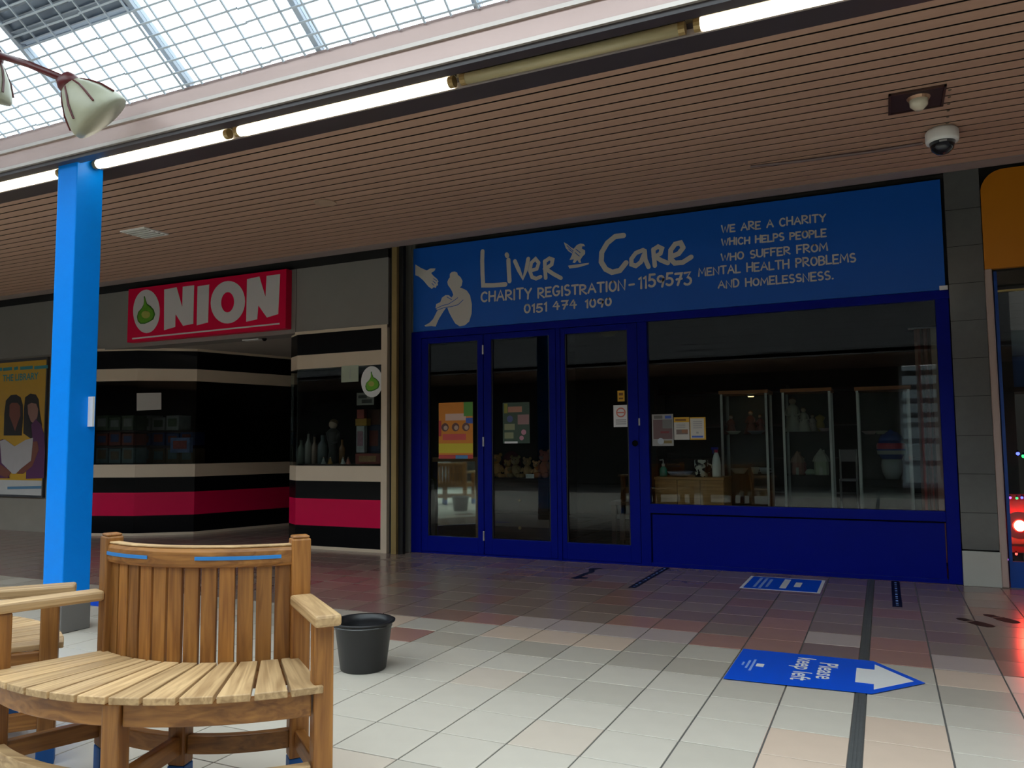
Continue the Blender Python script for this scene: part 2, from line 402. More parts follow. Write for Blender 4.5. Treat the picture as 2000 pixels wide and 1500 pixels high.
net = net.build('wire_netting', WIRE, sky); net['kind'] = 'stuff'
# other side of the mall (seen only in reflections)
struct(MB().box((-24, -7.2, SOF), (9, OPY, SOF+.08)).build('ceiling_opposite', SOFFIT))
opf = struct(MB().box((-24, OPY-.12, SOF-.02), (9, OPY-.03, OPZ)).build('trim_6', DARK))
k = 0
while SOF-.02+.14*k < OPZ-.1:
    BX('board', mat('far_fascia_board', (.085, .082, .082), .5), (-24, OPY-.03, SOF-.02+.14*k), (9, OPY, SOF+.105+.14*k), opf); k += 1
wf = struct(MB().box((-24, -7.4, 0), (0.40, -7.2, SOF+.1)).box((1.7, -7.4, 0), (9, -7.2, SOF+.1)).build('wall_front', mat('opposite_wall', (.05, .045, .042), .6)))
w7 = struct(empty('window_2', (1.05, -7.25, 0)))
for zz in (.0, .55, 1.1, 1.5, 1.75, 2.1, 2.45, 2.8): BX('transom', BAR, (.40, -7.3, zz), (1.7, -7.22, zz+.13), w7)
for xx in (.40, .82, 1.24, 1.62): BX('mullion', BAR, (xx, -7.3, 0), (xx+.08, -7.20, 3.05), w7)
BX('pane', glass('far_glass', (.30, .34, .36)), (.40, -7.28, 0), (1.7, -7.272, 3.05), w7)
struct(MB().box((-24.2, -9, -.05), (-24, 16, 7)).build('wall_left', mat('mall_end_wall', (.30, .29, .28), .7)))  # unseen mall ends, walls added to block sideways sky light
struct(MB().box((9, -9, -.05), (9.2, 16, 7)).build('wall_right', MATS['mall_end_wall']))

# ------------------------------------------------------------------ blue post
post = thing('post', 'tall square bright blue steel post standing behind the slatted bench', 'post', (-4.785, 3.43, 0))
MB().box((-4.88, 3.335, .17), (-4.69, 3.527, SOF+.10)).build('shaft', POST_BLUE, post, bevel=.006)
pl = MB().box((-4.885, 3.33, 0), (-4.685, 3.532, .17)).build('plinth', mat('grey_plinth', (.16, .15, .14), .5), post, bevel=.004); pl['label'] = 'grey plinth of the post'
nb = W(187, 775, 1, 3.50); nb2 = W(200, 833, 1, 3.50)
tag(MB().box((-4.69, 3.47, nb2.z), (-4.645, 3.485, nb.z)).build('notice', FWHITE), 'small white card sticking out from the edge of the blue post', 'notice')

# ------------------------------------------------------------------ fluorescent tubes in the trough
def lamp(x0, x1, lit, label):
    t = thing('fluorescent_tube', label, 'light', ((x0+x1)/2, 3.43, SOF+.03), group='tube lights along the soffit edge')
    MB().tube([(x0+.03, 3.458, SOF-.012), (x1-.03, 3.458, SOF-.012)], .029, 12).build('tube', TUBE if lit else UNLIT, t, smooth=True)
    for xx in (x0, x1-.03): MB().tube([(xx, 3.458, SOF-.012), (xx+.03, 3.458, SOF-.012)], .030, 12).build('end_cap', BRASS, t)
    MB().box((x0, 3.435, SOF+.022), (x1, 3.48, SOF+.112)).build('batten', MATS['trough_back'], t)
lamp(-6.9, -5.02, True, 'lit fluorescent tube left of the blue post')
lamp(-4.68, -3.49, True, 'short lit fluorescent tube just right of the blue post')
lamp(-3.44, -1.94, True, 'long lit fluorescent tube second to the right of the blue post')
lamp(-1.90, -0.74, False, 'unlit yellowish fluorescent tube between two lit ones')
lamp(-0.70, 0.90, True, 'lit fluorescent tube at the top right edge of the picture')

# ------------------------------------------------------------------ things on the soffit
v = [(-6.03, 4.66), (-5.87, 4.95), (-5.62, 4.95), (-5.78, 4.66)]
cx, cy = -5.825, 4.80
t = thing('air_vent', 'small pale rectangular vent plate in the soffit near the blue post', 'vent', (cx, cy, SOF-.008))
BX('frame', WHITEM, (cx-.15, cy-.13, SOF-.010), (cx+.15, cy+.13, SOF), t)
for k in range(5): BX('slat', mat('vent_slat', (.40, .40, .36), .5), (cx-.13, cy-.11+k*.048, SOF-.016), (cx+.13, cy-.09+k*.048, SOF-.010), t)
t = thing('downlight', 'small round brownish downlight in the middle of the soffit', 'light', (-3.86, 4.82, SOF-.006))
MB().lathe([(.05, -.003), (.085, -.008), (.085, 0)], (-3.86, 4.82, SOF)).build('trim_ring', mat('brown_ring', (.38, .26, .18), .4), t)
MB().lathe([(.05, -.001), (.05, 0)], (-3.86, 4.82, SOF)).build('lens', mat('brown_lens', (.30, .19, .12), .3), t)
t = thing('recessed_light', 'dark rectangular light opening in the soffit with a pale lamp inside', 'light', (.24, 4.80, SOF-.01))
BX('housing', mat('dark_maroon', (.022, .010, .012), .6), (.112, 4.665, SOF-.006), (.368, 4.93, SOF), t)
for a, b in (((.10, 4.655), (.38, 4.667)), ((.10, 4.93), (.38, 4.942)), ((.10, 4.655), (.112, 4.942)), ((.368, 4.655), (.38, 4.942))):
    BX('frame_edge', DKWOOD, (*a, SOF-.012), (*b, SOF), t)
MB().lathe([(.02, -.075), (.045, -.05), (.05, -.006)], (.25, 4.77, SOF)).build('lamp', mat('pale_lamp_glass', (.55, .50, .38), .2), t, smooth=True)
MB().lathe([(.052, -.02), (.06, -.006)], (.25, 4.77, SOF)).build('socket', mat('copper_socket', (.35, .20, .12), .3, metal=.5), t)
c = W(1839, 262, 2, SOF)
cp = Vector((.395, 5.335, SOF))
t = thing('security_camera', 'white dome security camera with dark lens bowl under the soffit', 'camera', cp+Vector((0, 0, -.17)))
MB().lathe([(.088, -.085), (.092, -.07), (.092, -.02), (.075, 0)], cp).build('housing', WHITEM, t, smooth=True)
MB().lathe([(.002, -.160), (.035, -.152), (.060, -.130), (.072, -.085)], cp).build('dome', mat('smoked_dome', (.012, .014, .020), .08), t, smooth=True)
MB().box((cp.x-.02, cp.y-.072, -.10+SOF), (cp.x+.02, cp.y-.064, SOF-.09)).build('badge', mat('camera_badge', (.3, .3, .3), .4), t)
stain = mat('soffit_mark', (.10, .075, .05), .7)
for k in range(6):
    pp = Vector((.40+.004*k, 4.745+.10*k, SOF)); MB().lathe([(.007, -.004), (.009, 0)], pp, 8).build('screw', stain, ceiling)  # dots of stain on the soffit, built as small raised discs
tag(MB().tube([(-.75, 5.47, SOF-.006), (-.40, 5.50, SOF-.012), (.0, 5.515, SOF-.014), (.30, 5.52, SOF-.008)], .011, 8).build('cable', mat('dull_cable', (.14, .09, .085), .35)), 'dark cable run along the soffit up to the dome camera', 'cable')

# ------------------------------------------------------------------ hanging lamp at the top left
def pend():
    yh = 2.75
    hub = W(-14, 104, 1, yh); cap = W(128, 156, 1, yh); ax = (W(187, 219, 1, yh+.12)-cap).normalized()
    t = thing('hanging_lamp', 'dark red hanging lamp arm with frosted bowl shades under the skylight', 'lamp', hub)
    MB().tube([hub, hub+Vector((0, 0, 1.1))], .012, 8).build('rod', OXBLOOD, t)
    MB().tube([hub, hub*.5+cap*.5+Vector((0, 0, .012)), cap], [.022, .020, .022], 10).build('arm', OXBLOOD, t, smooth=True)
    MB().ball(hub, .05).build('hub', OXBLOOD, t, smooth=True)
    hub_ax = (Vector((-.3, 0, -1))).normalized()
    for c0, a0, sc in ((cap, ax, 1.0), (hub, hub_ax, .85)):
        MB().lathe([(.012, -.03), (.045, -.02), (.060, .01), (.062, .035), (.05, .05)], c0, 18, axis=a0).build('cap', OXBLOOD, t, smooth=True)
        sh = MB().lathe([(.055*sc, .03), (.095*sc, .08), (.135*sc, .14), (.165*sc, .21), (.172*sc, .245), (.165*sc, .262), (.09*sc, .272), (.0, .275)], c0, 24, axis=a0).build('shade', FROST, t, smooth=True)
        rr = Vector((0, 0, 1)).rotation_difference(a0).to_matrix()
        for k in range(7):
            an = 2*pi*k/7
            pts = [c0+rr @ Vector((r*sc*cos(an+tw), r*sc*sin(an+tw), h)) for r, h, tw in ((.062, .04, 0), (.102, .085, .1), (.140, .14, .22), (.170, .21, .3))]
            MB().tube(pts, .006, 6).build('leaf_rib', OXBLOOD, sh)
pend()

# ------------------------------------------------------------------ lettering (hand-painted stroke letters)
def arc(cx, cy, rx, ry, a0, a1, n=9):
    return [(cx+rx*cos(radians(a0+(a1-a0)*k/n)), cy+ry*sin(radians(a0+(a1-a0)*k/n))) for k in range(n+1)]
G = {
 'A': (.8, [[(0,0),(.4,1),(.8,0)], [(.16,.36),(.64,.36)]]),
 'B': (.65, [[(0,0),(0,1)], [(0,1)]+arc(.3,.76,.28,.24,90,-90)+[(0,.52)], [(0,.52)]+arc(.32,.26,.32,.26,90,-90)+[(0,0)]]),
 'C': (.7, [arc(.38,.5,.38,.5,50,310,12)]),
 'D': (.7, [[(0,0),(0,1)], [(0,1)]+arc(.25,.5,.42,.5,90,-90)+[(0,0)]]),
 'E': (.6, [[(.58,1),(0,1),(0,0),(.6,0)], [(0,.5),(.48,.5)]]),
 'F': (.58, [[(.58,1),(0,1),(0,0)], [(0,.5),(.45,.5)]]),
 'G': (.75, [arc(.38,.5,.38,.5,50,330,12)+[(.74,.42),(.45,.42)]]),
 'H': (.7, [[(0,0),(0,1)], [(.68,0),(.7,1)], [(0,.5),(.7,.52)]]),
 'I': (.12, [[(.06,0),(.06,1)]]),
 'K': (.65, [[(0,0),(0,1)], [(.6,1),(.05,.48),(.65,0)]]),
 'L': (.55, [[(0,1),(0,0),(.55,.02)]]),
 'M': (.9, [[(0,0),(.08,1),(.45,.3),(.82,1),(.9,0)]]),
 'N': (.72, [[(0,0),(.02,1),(.68,0),(.72,1)]]),
 'O': (.75, [arc(.38,.5,.36,.48,90,450,14)]),
 'P': (.62, [[(0,0),(0,1)]+arc(.28,.74,.32,.26,90,-90)+[(0,.48)]]),
 'R': (.68, [[(0,0),(0,1)]+arc(.28,.75,.32,.25,90,-90)+[(.05,.5),(.68,0)]]),
 'S': (.6, [arc(.3,.75,.27,.25,50,250,8)+arc(.3,.25,.29,.25,90,-130,9)]),
 'T': (.7, [[(0,1),(.7,1)], [(.35,1),(.35,0)]]),
 'U': (.7, [[(0,1),(0,.3)]+arc(.34,.3,.34,.3,180,360)+[(.69,1)]]),
 'W': (.95, [[(0,1),(.2,0),(.48,.8),(.72,0),(.95,1)]]),
 'Y': (.7, [[(0,1),(.36,.5),(.7,1)], [(.36,.5),(.33,0)]]),
 '0': (.62, [arc(.3,.5,.29,.48,90,450,12)]),
 '1': (.22, [[(0,.85),(.18,1),(.18,0)]]),
 '3': (.6, [[(.02,.95),(.55,1),(.25,.58)]+arc(.26,.29,.33,.3,80,-140,8)]),
 '4': (.66, [[(.35,1),(.0,.38),(.62,.40)], [(.46,.75),(.46,0)]]),
 '5': (.6, [[(.55,1),(.1,1),(.05,.56)]+arc(.26,.30,.32,.30,110,-140,9)]),
 '7': (.6, [[(0,.98),(.58,.98),(.22,0)], [(.12,.48),(.58,.52)]]),
 '9': (.58, [arc(.28,.72,.27,.26,10,370,11)+[(.5,.3),(.42,0)]]),
 '-': (.5, [[(.03,.45),(.45,.47)]]), '.': (.15, [[(.05,.03),(.09,.05)]]), ' ': (.42, []),
}
def ribbon(mb, pts, w, to3, mi=0):
    """flat brush stroke with round ends; pts in a 2-D frame given by to3"""
    pts = [Vector(p) for p in pts]; h = w/2
    # outline of the whole stroke: mitred sides and round ends, one strip of quads
    L, R_, k = [], [], len(pts)
    for i, p in enumerate(pts):
        d0 = (p-pts[i-1]).normalized() if i else (pts[1]-p).normalized()
        d1 = (pts[i+1]-p).normalized() if i < k-1 else d0
        n0 = Vector((-d0.y, d0.x)); n1 = Vector((-d1.y, d1.x)); m_ = n0+n1
        if m_.length < .9: m_ = n1 if m_.length < .05 else m_.normalized()
        else: m_ = m_.normalized()/max(.55, m_.normalized().dot(n0))
        L.append(p+m_*h); R_.append(p-m_*h)
    o = len(mb.v)
    mb.add([to3(q) for pr_ in zip(L, R_) for q in pr_], [(2*i, 2*i+2, 2*i+3, 2*i+1) for i in range(k-1)], mi)
    for e, (p, q) in enumerate(((pts[0], pts[1]), (pts[-1], pts[-2]))):
        d = (p-q).normalized(); n = Vector((-d.y, d.x))
        mb.add([to3(p+(n*cos(t_)+d*sin(t_))*h) for t_ in [pi*j/6 for j in range(7)]], [tuple(range(7))], mi)
def write(text, p0, p1, height, y, stroke, parent, name='word', m=SIGN_WHITE, jit=0.05):
    """text on the plane y from (x, z) baseline start p0 to end p1"""
    wsum = sum(G[c][0] for c in text)+.24*(len(text)-1)
    ln = math.hypot(p1[0]-p0[0], p1[1]-p0[1]); sx = ln/wsum
    ux = Vector((p1[0]-p0[0], p1[1]-p0[1])).normalized(); uy = Vector((-ux.y, ux.x))
    mb = MB(); cur = 0
    for c in text:
        if c == ' ':
            mb.build(name, m, parent); mb = MB()
        w, strokes = G[c]; jy = random.uniform(-jit, jit)*height; js = random.uniform(.92, 1.06)
        for n_, st in enumerate(strokes):
            pl2 = [Vector(p0)+ux*((cur+px)*sx)+uy*(py*height*js+jy) for px, py in st]
            ribbon(mb, pl2, stroke, lambda q: Vector((q.x, y-.0006*n_, q.y)))
        cur += w+.24
    return mb.build(name, m, parent)
def pxz(px, py, y): v_ = W(px, py, 1, y); return (v_.x, v_.z)

# ------------------------------------------------------------------ charity shop sign board
SX0, SX1, SZ0, SZ1 = -4.665, 0.515, 2.41, 3.345
sign = thing('shop_sign', 'long blue charity shop sign with white hand lettering and seated figure', 'sign', ((SX0+SX1)/2, D, SZ0))
ys = D-.035; yt = ys-.002
BX('board', SIGN_BLUE, (SX0, ys, SZ0), (SX1, D+.02, SZ1), sign, bevel=.003)
Z4 = lambda a, b: pxz(780+a/3.226, 380+b/3.226, yt)
Z7 = lambda a, b: pxz(1320+a/2.941, 380+b/2.941, yt)
def big(strokes, w, name='letter'):
    mb = MB()
    for n_, st in enumerate(strokes): ribbon(mb, [Z4(*p) for p in st], w, lambda q: Vector((q.x, yt-.001*n_, q.y)))
    mb.build(name, SIGN_WHITE, sign)
bwid = .048
big([[(524,358),(522,420),(524,500),(528,572),(590,572),(668,566)]], bwid)
big([[(687,412),(690,480),(694,545)], [(676,378),(680,386)]], bwid)
big([[(728,420),(752,475),(778,530),(800,470),(812,405)]], bwid*.9)
big([[(826,480),(866,468),(878,430)],[(878,430),(858,405),(832,430),(822,480),(836,520),(862,530),(890,518)]], bwid*.8)
big([[(916,420),(918,470),(922,525)], [(916,422),(945,402),(966,410),(960,440),(922,468),(970,500),(1018,526)]], bwid*.85)
big([[(1412,258),(1360,264),(1310,305),(1275,365),(1272,425),(1300,470),(1340,490),(1390,478),(1428,430)]], bwid*1.1)
big([[(1535,350),(1490,368),(1462,405),(1462,440),(1490,450),(1522,425),(1540,380)],[(1546,355),(1550,410),(1570,456)]], bwid*.9)
big([[(1600,345),(1604,395),(1610,448)], [(1600,348),(1630,328),(1655,340),(1645,372),(1612,392),(1650,415),(1692,432)]], bwid*.9)
big([[(1716,390),(1760,372),(1788,335)],[(1788,335),(1772,304),(1738,312),(1710,350),(1708,405),(1735,432),(1785,428),(1838,394)]], bwid)
def lineZ(Zf, text, a, b, hpx, scale, st):
    p0, p1 = Zf(*a), Zf(*b)
    px0 = Zf(a[0], a[1]-hpx); h = px0[1]-p0[1]
    write(text, p0, p1, h, yt, st, sign)
lineZ(Z4, 'CHARITY', (517,677), (830,652), 60, 1, .020)
lineZ(Z4, 'REGISTRATION', (875,648), (1422,600), 58, 1, .020)
lineZ(Z4, '-', (1448,590), (1482,586), 40, 1, .020)
lineZ(Z4, '1159573', (1512,588), (1838,562), 72, 1, .022)
lineZ(Z4, '0151', (788,745), (928,735), 50, 1, .019)
lineZ(Z4, '474', (968,722), (1115,715), 50, 1, .019)
lineZ(Z4, '1090', (1175,712), (1335,700), 50, 1, .019)
for txt, a, b, h in (('WE ARE A CHARITY', (264,218), (860,152), 40), ('WHICH HELPS PEOPLE', (264,293), (862,240), 38), ('WHO SUFFER FROM', (262,380), (870,320), 40),
                     ('MENTAL HEALTH PROBLEMS', (132,468), (1032,384), 44), ('AND HOMELESSNESS.', (245,538), (905,484), 42)):
    lineZ(Z7, txt, a, b, h, 1, .0145)
def poly(mb, pts, Zf, y, mi=0):
    q = [Zf(*p) for p in pts]
    mb.prism([(a, y, b) for a, b in q], (0, .0015, 0), mi)
def emblem(name, polys, Zf, m, parent, label=None):
    mb = MB()
    for k, p in enumerate(polys): poly(mb, p, Zf, yt-.0004*k)
    o = mb.build(name, m, parent)
    if label: o['label'] = label
    return o
emblem('hand_emblem', [[(100,440),(135,462),(172,478),(195,466),(228,465),(222,480),(200,494),(214,512),(238,532),(247,548),(240,556),(244,572),(234,574),(230,588),(216,584),(204,594),(184,580),(150,540),(122,516),(100,508)]], Z4, SIGN_WHITE, sign, 'white outstretched open hand')
emblem('seated_figure', [
  [(318,500),(330,488),(350,485),(364,492),(368,506),(385,520),(398,545),(392,575),(380,585),(400,592),(425,605),(445,635),(457,690),(455,750),(440,800),(412,824),(380,830),(352,812),(330,775),(312,740),(302,712),(292,716),(272,745),(248,785),(238,808),(228,832),(200,828),(165,832),(158,825),(190,808),(212,785),(225,760),(240,730),(228,715),(232,690),(258,678),(268,650),(290,634),(312,634),(328,650),(340,632),(332,610),(322,592),(306,570),(302,550),(310,532),(318,522)]], Z4, SIGN_WHITE, sign, 'white figure seated hugging its knees')
mb = MB()
for st in ([(232,718),(270,700),(310,690),(345,668),(368,650)], [(240,728),(285,712),(330,706),(370,694),(402,664)], [(300,645),(330,662)]):
    ribbon(mb, [Z4(*p) for p in st], .007, lambda q: Vector((q.x, yt-.001, q.y)))
mb.build('drawn_line', SIGN_BLUE, sign); mb = MB()
for st in ([(205,560),(218,572)], [(212,545),(230,560)], [(216,530),(236,544)]): ribbon(mb, [Z4(*p) for p in st], .007, lambda q: Vector((q.x, yt-.001, q.y)))
mb.build('drawn_line', SIGN_BLUE, sign)
emblem('bird_emblem', [[(1036,300),(1058,312),(1078,330),(1098,342),(1118,318),(1140,308),(1162,312),(1170,326),(1152,326),(1150,340),(1170,352),(1170,374),(1152,392),(1140,412),(1146,430),(1132,430),(1122,412),(1104,432),(1092,428),(1100,408),(1072,412),(1082,392),(1090,372),(1066,358),(1048,336)],
                       [(1062,448),(1120,440),(1195,430),(1192,440),(1130,458),(1072,466)]], Z4, SIGN_WHITE, sign, 'white long-legged bird with raised wing on a base')
mb = MB()
for st in ([(1056,322),(1096,356)], [(1066,342),(1092,364)], [(1112,344),(1140,366)], [(1108,366),(1134,388)]): ribbon(mb, [Z4(*p) for p in st], .007, lambda q: Vector((q.x, yt-.001, q.y)))
mb.build('drawn_line', SIGN_BLUE, sign)

# ------------------------------------------------------------------ charity shop front: folding doors and window
def leaf(n, x0, x1, gx0, gx1, gz0=.185, gz1=2.27, zt=2.33):
    d = struct(empty('door_%d' % n, ((x0+x1)/2, D, 0)))
    ya, yb = D-.01, D+.045
    BX('stile', NAVY, (x0, ya, .02), (gx0, yb, zt), d, bevel=.003); BX('stile', NAVY, (gx1, ya, .02), (x1, yb, zt), d, bevel=.003)
    BX('bottom_rail', NAVY, (gx0, ya, .02), (gx1, yb, gz0), d, bevel=.003); BX('top_rail', NAVY, (gx0, ya, gz1), (gx1, yb, zt), d, bevel=.003)
    BX('pane', SHOPGLASS, (gx0, D+.014, gz0), (gx1, D+.020, gz1), d)
    for a, b in (((gx0, gz0), (gx0+.012, gz1)), ((gx1-.012, gz0), (gx1, gz1))): BX('bead', mat('dark_gasket', (.01, .01, .012), .5), (a[0], D-.002, a[1]), (b[0], D+.012, b[1]), d)
    return d
d1 = leaf(1, -4.572, -3.812, -4.49, -3.878)
d2 = leaf(2, -3.804, -2.985, -3.715, -3.055)
d3 = leaf(3, -2.928, -2.13, -2.882, -2.23)
for zz in (.21, 1.19, 2.165):
    BX('hinge', mat('steel_hinge', (.5, .48, .5), .3, metal=.7), (-3.818, D-.022, zz-.05), (-3.799, D-.008, zz+.05), d1, bevel=.003)
BX('hinge', MATS['steel_hinge'], (-2.128, D-.02, .0+1.33), (-2.112, D-.008, 1.40), d3)
MB().lathe([(.028, 0), (.03, .012), (.02, .02)], (-2.165, D-.01, 1.16), 14, axis=(0, -1, 0)).build('lock', BLACK, d3)
fr = struct(empty('trim_7', (-2, D, 0)))
BX('frame_member', NAVY, (-4.70, D-.015, 0), (-4.576, D+.05, 2.405), fr, bevel=.004)
BX('frame_member', NAVY, (-4.70, D-.012, 2.335), (.54, D+.05, 2.41), fr, bevel=.004)
BX('frame_member', NAVY, (-2.98, D-.012, 0), (-2.933, D+.05, 2.335), fr, bevel=.004)
BX('frame_member', NAVY, (-2.125, D-.015, 0), (-2.03, D+.06, 2.335), fr, bevel=.004)
BX('frame_member', NAVY, (.435, D-.015, 0), (.535, D+.06, 2.335), fr, bevel=.004)
BX('threshold', NAVY, (-4.576, D-.005, 0), (-2.125, D+.05, .018), fr)
w1 = struct(empty('window_3', (-.8, D, 0)))
BX('pane', SHOPGLASS, (-2.03, D+.014, .585), (.435, D+.022, 2.335), w1)
BX('sill', NAVY, (-2.03, D-.03, .50), (.435, D+.05, .585), w1, bevel=.004)
BX('lower_panel', NAVY, (-2.02, D+.005, .02), (.425, D+.05, .488), w1, bevel=.003)
BX('joint', DARK, (-2.03, D+.012, .486), (.435, D+.03, .502), w1)
BX('kick_rail', NAVY, (-2.03, D-.012, 0), (.435, D+.05, .035), w1, bevel=.002)
tag(BX('bracket', FWHITE, (.47, D-.05, 2.405), (.53, D-.036, 2.44)), 'small pale clip at the lower right corner of the blue sign', 'clip')

# pillars beside the charity shop
pr = thing('pillar', 'grey polished tile pillar right of the charity shop window', 'pillar', (.68, D, 0))
BX('core', DARK, (.545, D-.02, 0), (.80, D+.3, 3.5), pr)
zs = [.285, .58, .89, 1.20, 1.52, 1.83, 2.14, 2.45, 2.76, 3.07, 3.40]
for a, b in zip(zs[:-1], zs[1:]): BX('tile', PILLAR, (.54, D-.035, a+.002), (.795, D-.02, b-.002), pr)
o = BX('plinth', PLINTH, (.535, D-.06, 0), (.80, D-.02, .275), pr, bevel=.004); o['label'] = 'pale skirting block of the pillar'
BX('corner_strip', PINKTRIM, (.797, D-.05, 0), (.85, D+.02, 2.55), pr, bevel=.01)
plft = thing('pillar', 'narrow plain grey pillar left of the blue folding doors', 'pillar', (-4.77, D, 0))
BX('face', mat('grey_green_paint', (.19, .185, .165), .6), (-4.845, D-.02, 0.0), (-4.705, D+.2, 3.5), plft)
BX('face', MATS['grey_green_paint'], (-4.705, D+.0, 2.41), (-4.66, D+.2, 3.5), plft)
BX('recess', DARK, (-4.905, D+.03, 0), (-4.845, D+.2, 3.5), plft)
px_ = lambda q: W(q, 800, 1, D2-.02).x
pole = thing('trim_pole', 'thin tan metal cover strip between the two shop fronts', 'pole', (px_(771), D2-.02, 0))
MB().box((px_(766), D2-.04, 0), (px_(776), D2+.01, 3.36)).build('strip', BRASS, pole, bevel=.006)
BX('backing', DARK, (px_(758.5), D2+.01, 0), (px_(784), D2+.06, 3.38), pole)

# wall above and behind the shop fronts
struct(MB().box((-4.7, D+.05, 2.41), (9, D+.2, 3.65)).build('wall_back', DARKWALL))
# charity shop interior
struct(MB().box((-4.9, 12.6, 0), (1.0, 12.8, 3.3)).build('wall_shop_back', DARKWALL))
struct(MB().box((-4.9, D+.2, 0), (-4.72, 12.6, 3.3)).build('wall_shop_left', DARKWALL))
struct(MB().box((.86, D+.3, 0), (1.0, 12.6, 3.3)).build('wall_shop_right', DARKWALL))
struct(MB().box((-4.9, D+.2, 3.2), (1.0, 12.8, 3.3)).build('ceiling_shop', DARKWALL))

# ------------------------------------------------------------------ notices on the charity shop glass
def sheet(name, px0, py0, px1, py1, m, label, cat='poster', y=D+.008, group=None):
    a = W(px0, py0, 1, y); b = W(px1, py1, 1, y); top = (a.z+W(px1, py0, 1, y).z)/2; bot = (b.z+W(px0, py1, 1, y).z)/2
    t = thing(name, label, cat, ((a.x+b.x)/2, y, bot), group=group)
    BX('paper', m, (a.x, y-.002, bot), (b.x, y+.002, top), t)
    def place(u, v_): return (a.x+(b.x-a.x)*u, bot+(top-bot)*v_)
    def patch(u0, v0, u1, v1, m2, nm='print_patch', lift=.0005):
        p, q = place(u0, v0), place(u1, v1)
        return BX(nm, m2, (p[0], y-.002-lift*2, p[1]), (q[0], y-.002, q[1]), t)
    def disc(u, v_, r, m2, nm='print_dot', lift=.0005, rz=None):
        p = place(u, v_); return MB().prism([(p[0]+r*cos(k*pi/10), y-.002-lift*3, p[1]+(rz or r)*sin(k*pi/10)) for k in range(20)], (0, lift*2, 0)).build(nm, m2, t)
    return t, patch, disc
pc = lambda n, c: mat('print_'+n, c, .45, var=.05)
t, p_, dsc = sheet('poster', 857, 786, 924, 896, pc('orange', (.75, .26, .02)), 'orange and yellow poster with round pictures on the left glass door')
p_(.0, .10, 1, .27, pc('yellow', (.72, .58, .03)), lift=.0003); p_(0, 0, 1, .07, pc('red', (.55, .06, .05))); p_(.5, 0, .85, .06, pc('skyblue', (.08, .25, .5)), lift=.001)
p_(.2, .68, .8, .80, pc('salmon', (.80, .55, .45))); p_(.12, .33, .8, .44, pc('coralred', (.72, .10, .09)))
for u in (.19, .50, .80): dsc(u, .56, .045, pc('darkpic', (.16, .07, .06)), lift=.0008); dsc(u+.02, .55, .025, pc('paleface', (.55, .38, .30)), lift=.0012)
p_(.74, .75, 1, 1, pc('green', (.10, .33, .05)), lift=.0007); p_(.80, .62, 1, .72, pc('blue', (.05, .12, .5)), lift=.0009); p_(0, .4, .08, .68, pc('red', (.55, .06, .05)), lift=.0006)
t, p_, dsc = sheet('poster', 982, 786, 1035, 866, pc('deepgreen', (.035, .07, .045)), 'dark green poster with small photographs on the middle glass door')
p_(.2, .76, .72, .90, pc('rust', (.42, .20, .13))); p_(.05, .74, .18, .98, pc('olive', (.22, .22, .02))); dsc(.27, .60, .035, pc('bluepic', (.08, .10, .25)), lift=.0007)
p_(.56, .46, .98, .70, pc('mauve', (.32, .18, .18))); p_(.06, .33, .45, .48, pc('paleolive', (.27, .29, .16))); p_(.06, .12, .4, .27, pc('paleolive', (.3, .3, .16)))
dsc(.78, .27, .028, pc('rose', (.55, .25, .33)), lift=.0008); dsc(.70, .13, .024, pc('rose', (.55, .2, .3)), lift=.0008); p_(.06, .0, .55, .05, FWHITE)
t, p_, dsc = sheet('sticker', 1206, 763, 1220, 784, pc('amber', (.72, .40, .02)), 'small amber sticker above the no smoking notice', 'sticker')
p_(.2, .2, .8, .35, pc('brown', (.2, .08, .01))); p_(.2, .55, .8, .8, pc('brown', (.2, .08, .01)))
t, p_, dsc = sheet('notice', 1198, 791, 1228, 834, FWHITE, 'white no smoking notice with red ring on the right glass door', 'notice')
dsc(.5, .66, .048, pc('softred', (.70, .20, .15)), lift=.0005); dsc(.5, .66, .036, FWHITE, lift=.001); p_(.25, .63, .72, .68, pc('softred', (.70, .20, .15)), lift=.002)
for k in range(3): p_(.15, .12+.09*k, .85, .16+.09*k, pc('greytext', (.35, .35, .35)))
t, p_, dsc = sheet('poster', 1273, 809, 1316, 871, pc('palegrey', (.34, .33, .31)), 'grey and maroon poster at the left of the shop window')
p_(.06, .22, .95, .83, pc('maroon', (.15, .085, .085))); p_(.62, .86, .92, .95, pc('blue', (.05, .12, .5))); p_(.1, .86, .5, .96, pc('darkgrey', (.13, .12, .11))); p_(.5, .55, .95, .83, pc('slate', (.17, .17, .16)), lift=.0009)
p_(.55, .08, .92, .17, pc('olivebrown', (.22, .16, .05))); dsc(.4, .15, .03, pc('icewhite', (.45, .50, .55)), lift=.0009); p_(.4, .40, .8, .46, pc('darkred', (.22, .03, .04)), lift=.0012)
t, p_, dsc = sheet('notice', 1316, 815, 1347, 859, pc('ivory', (.58, .56, .50)), 'white notice with yellow heading in the shop window', 'notice')
p_(0, .78, 1, 1, pc('gold', (.66, .37, .02))); p_(.15, .24, .9, .46, pc('photo', (.20, .15, .13))); p_(.5, .30, .9, .46, pc('photo2', (.32, .15, .08)), lift=.0009); p_(.1, .84, .8, .92, pc('brown', (.2, .08, .01)), lift=.0009)
for k in range(3): p_(.15, .54+.07*k, .75, .57+.07*k, pc('greytext', (.35, .35, .35)))
t, p_, dsc = sheet('notice', 1347, 815, 1379, 859, pc('gold', (.66, .37, .02)), 'yellow bordered notice with blue bar in the shop window', 'notice')
p_(.04, .06, .90, .95, pc('ivory', (.58, .56, .50))); p_(.12, .10, .82, .18, pc('blue', (.05, .12, .5)), lift=.001); p_(.4, .28, .55, .36, pc('greytext', (.35, .35, .35)), lift=.001)
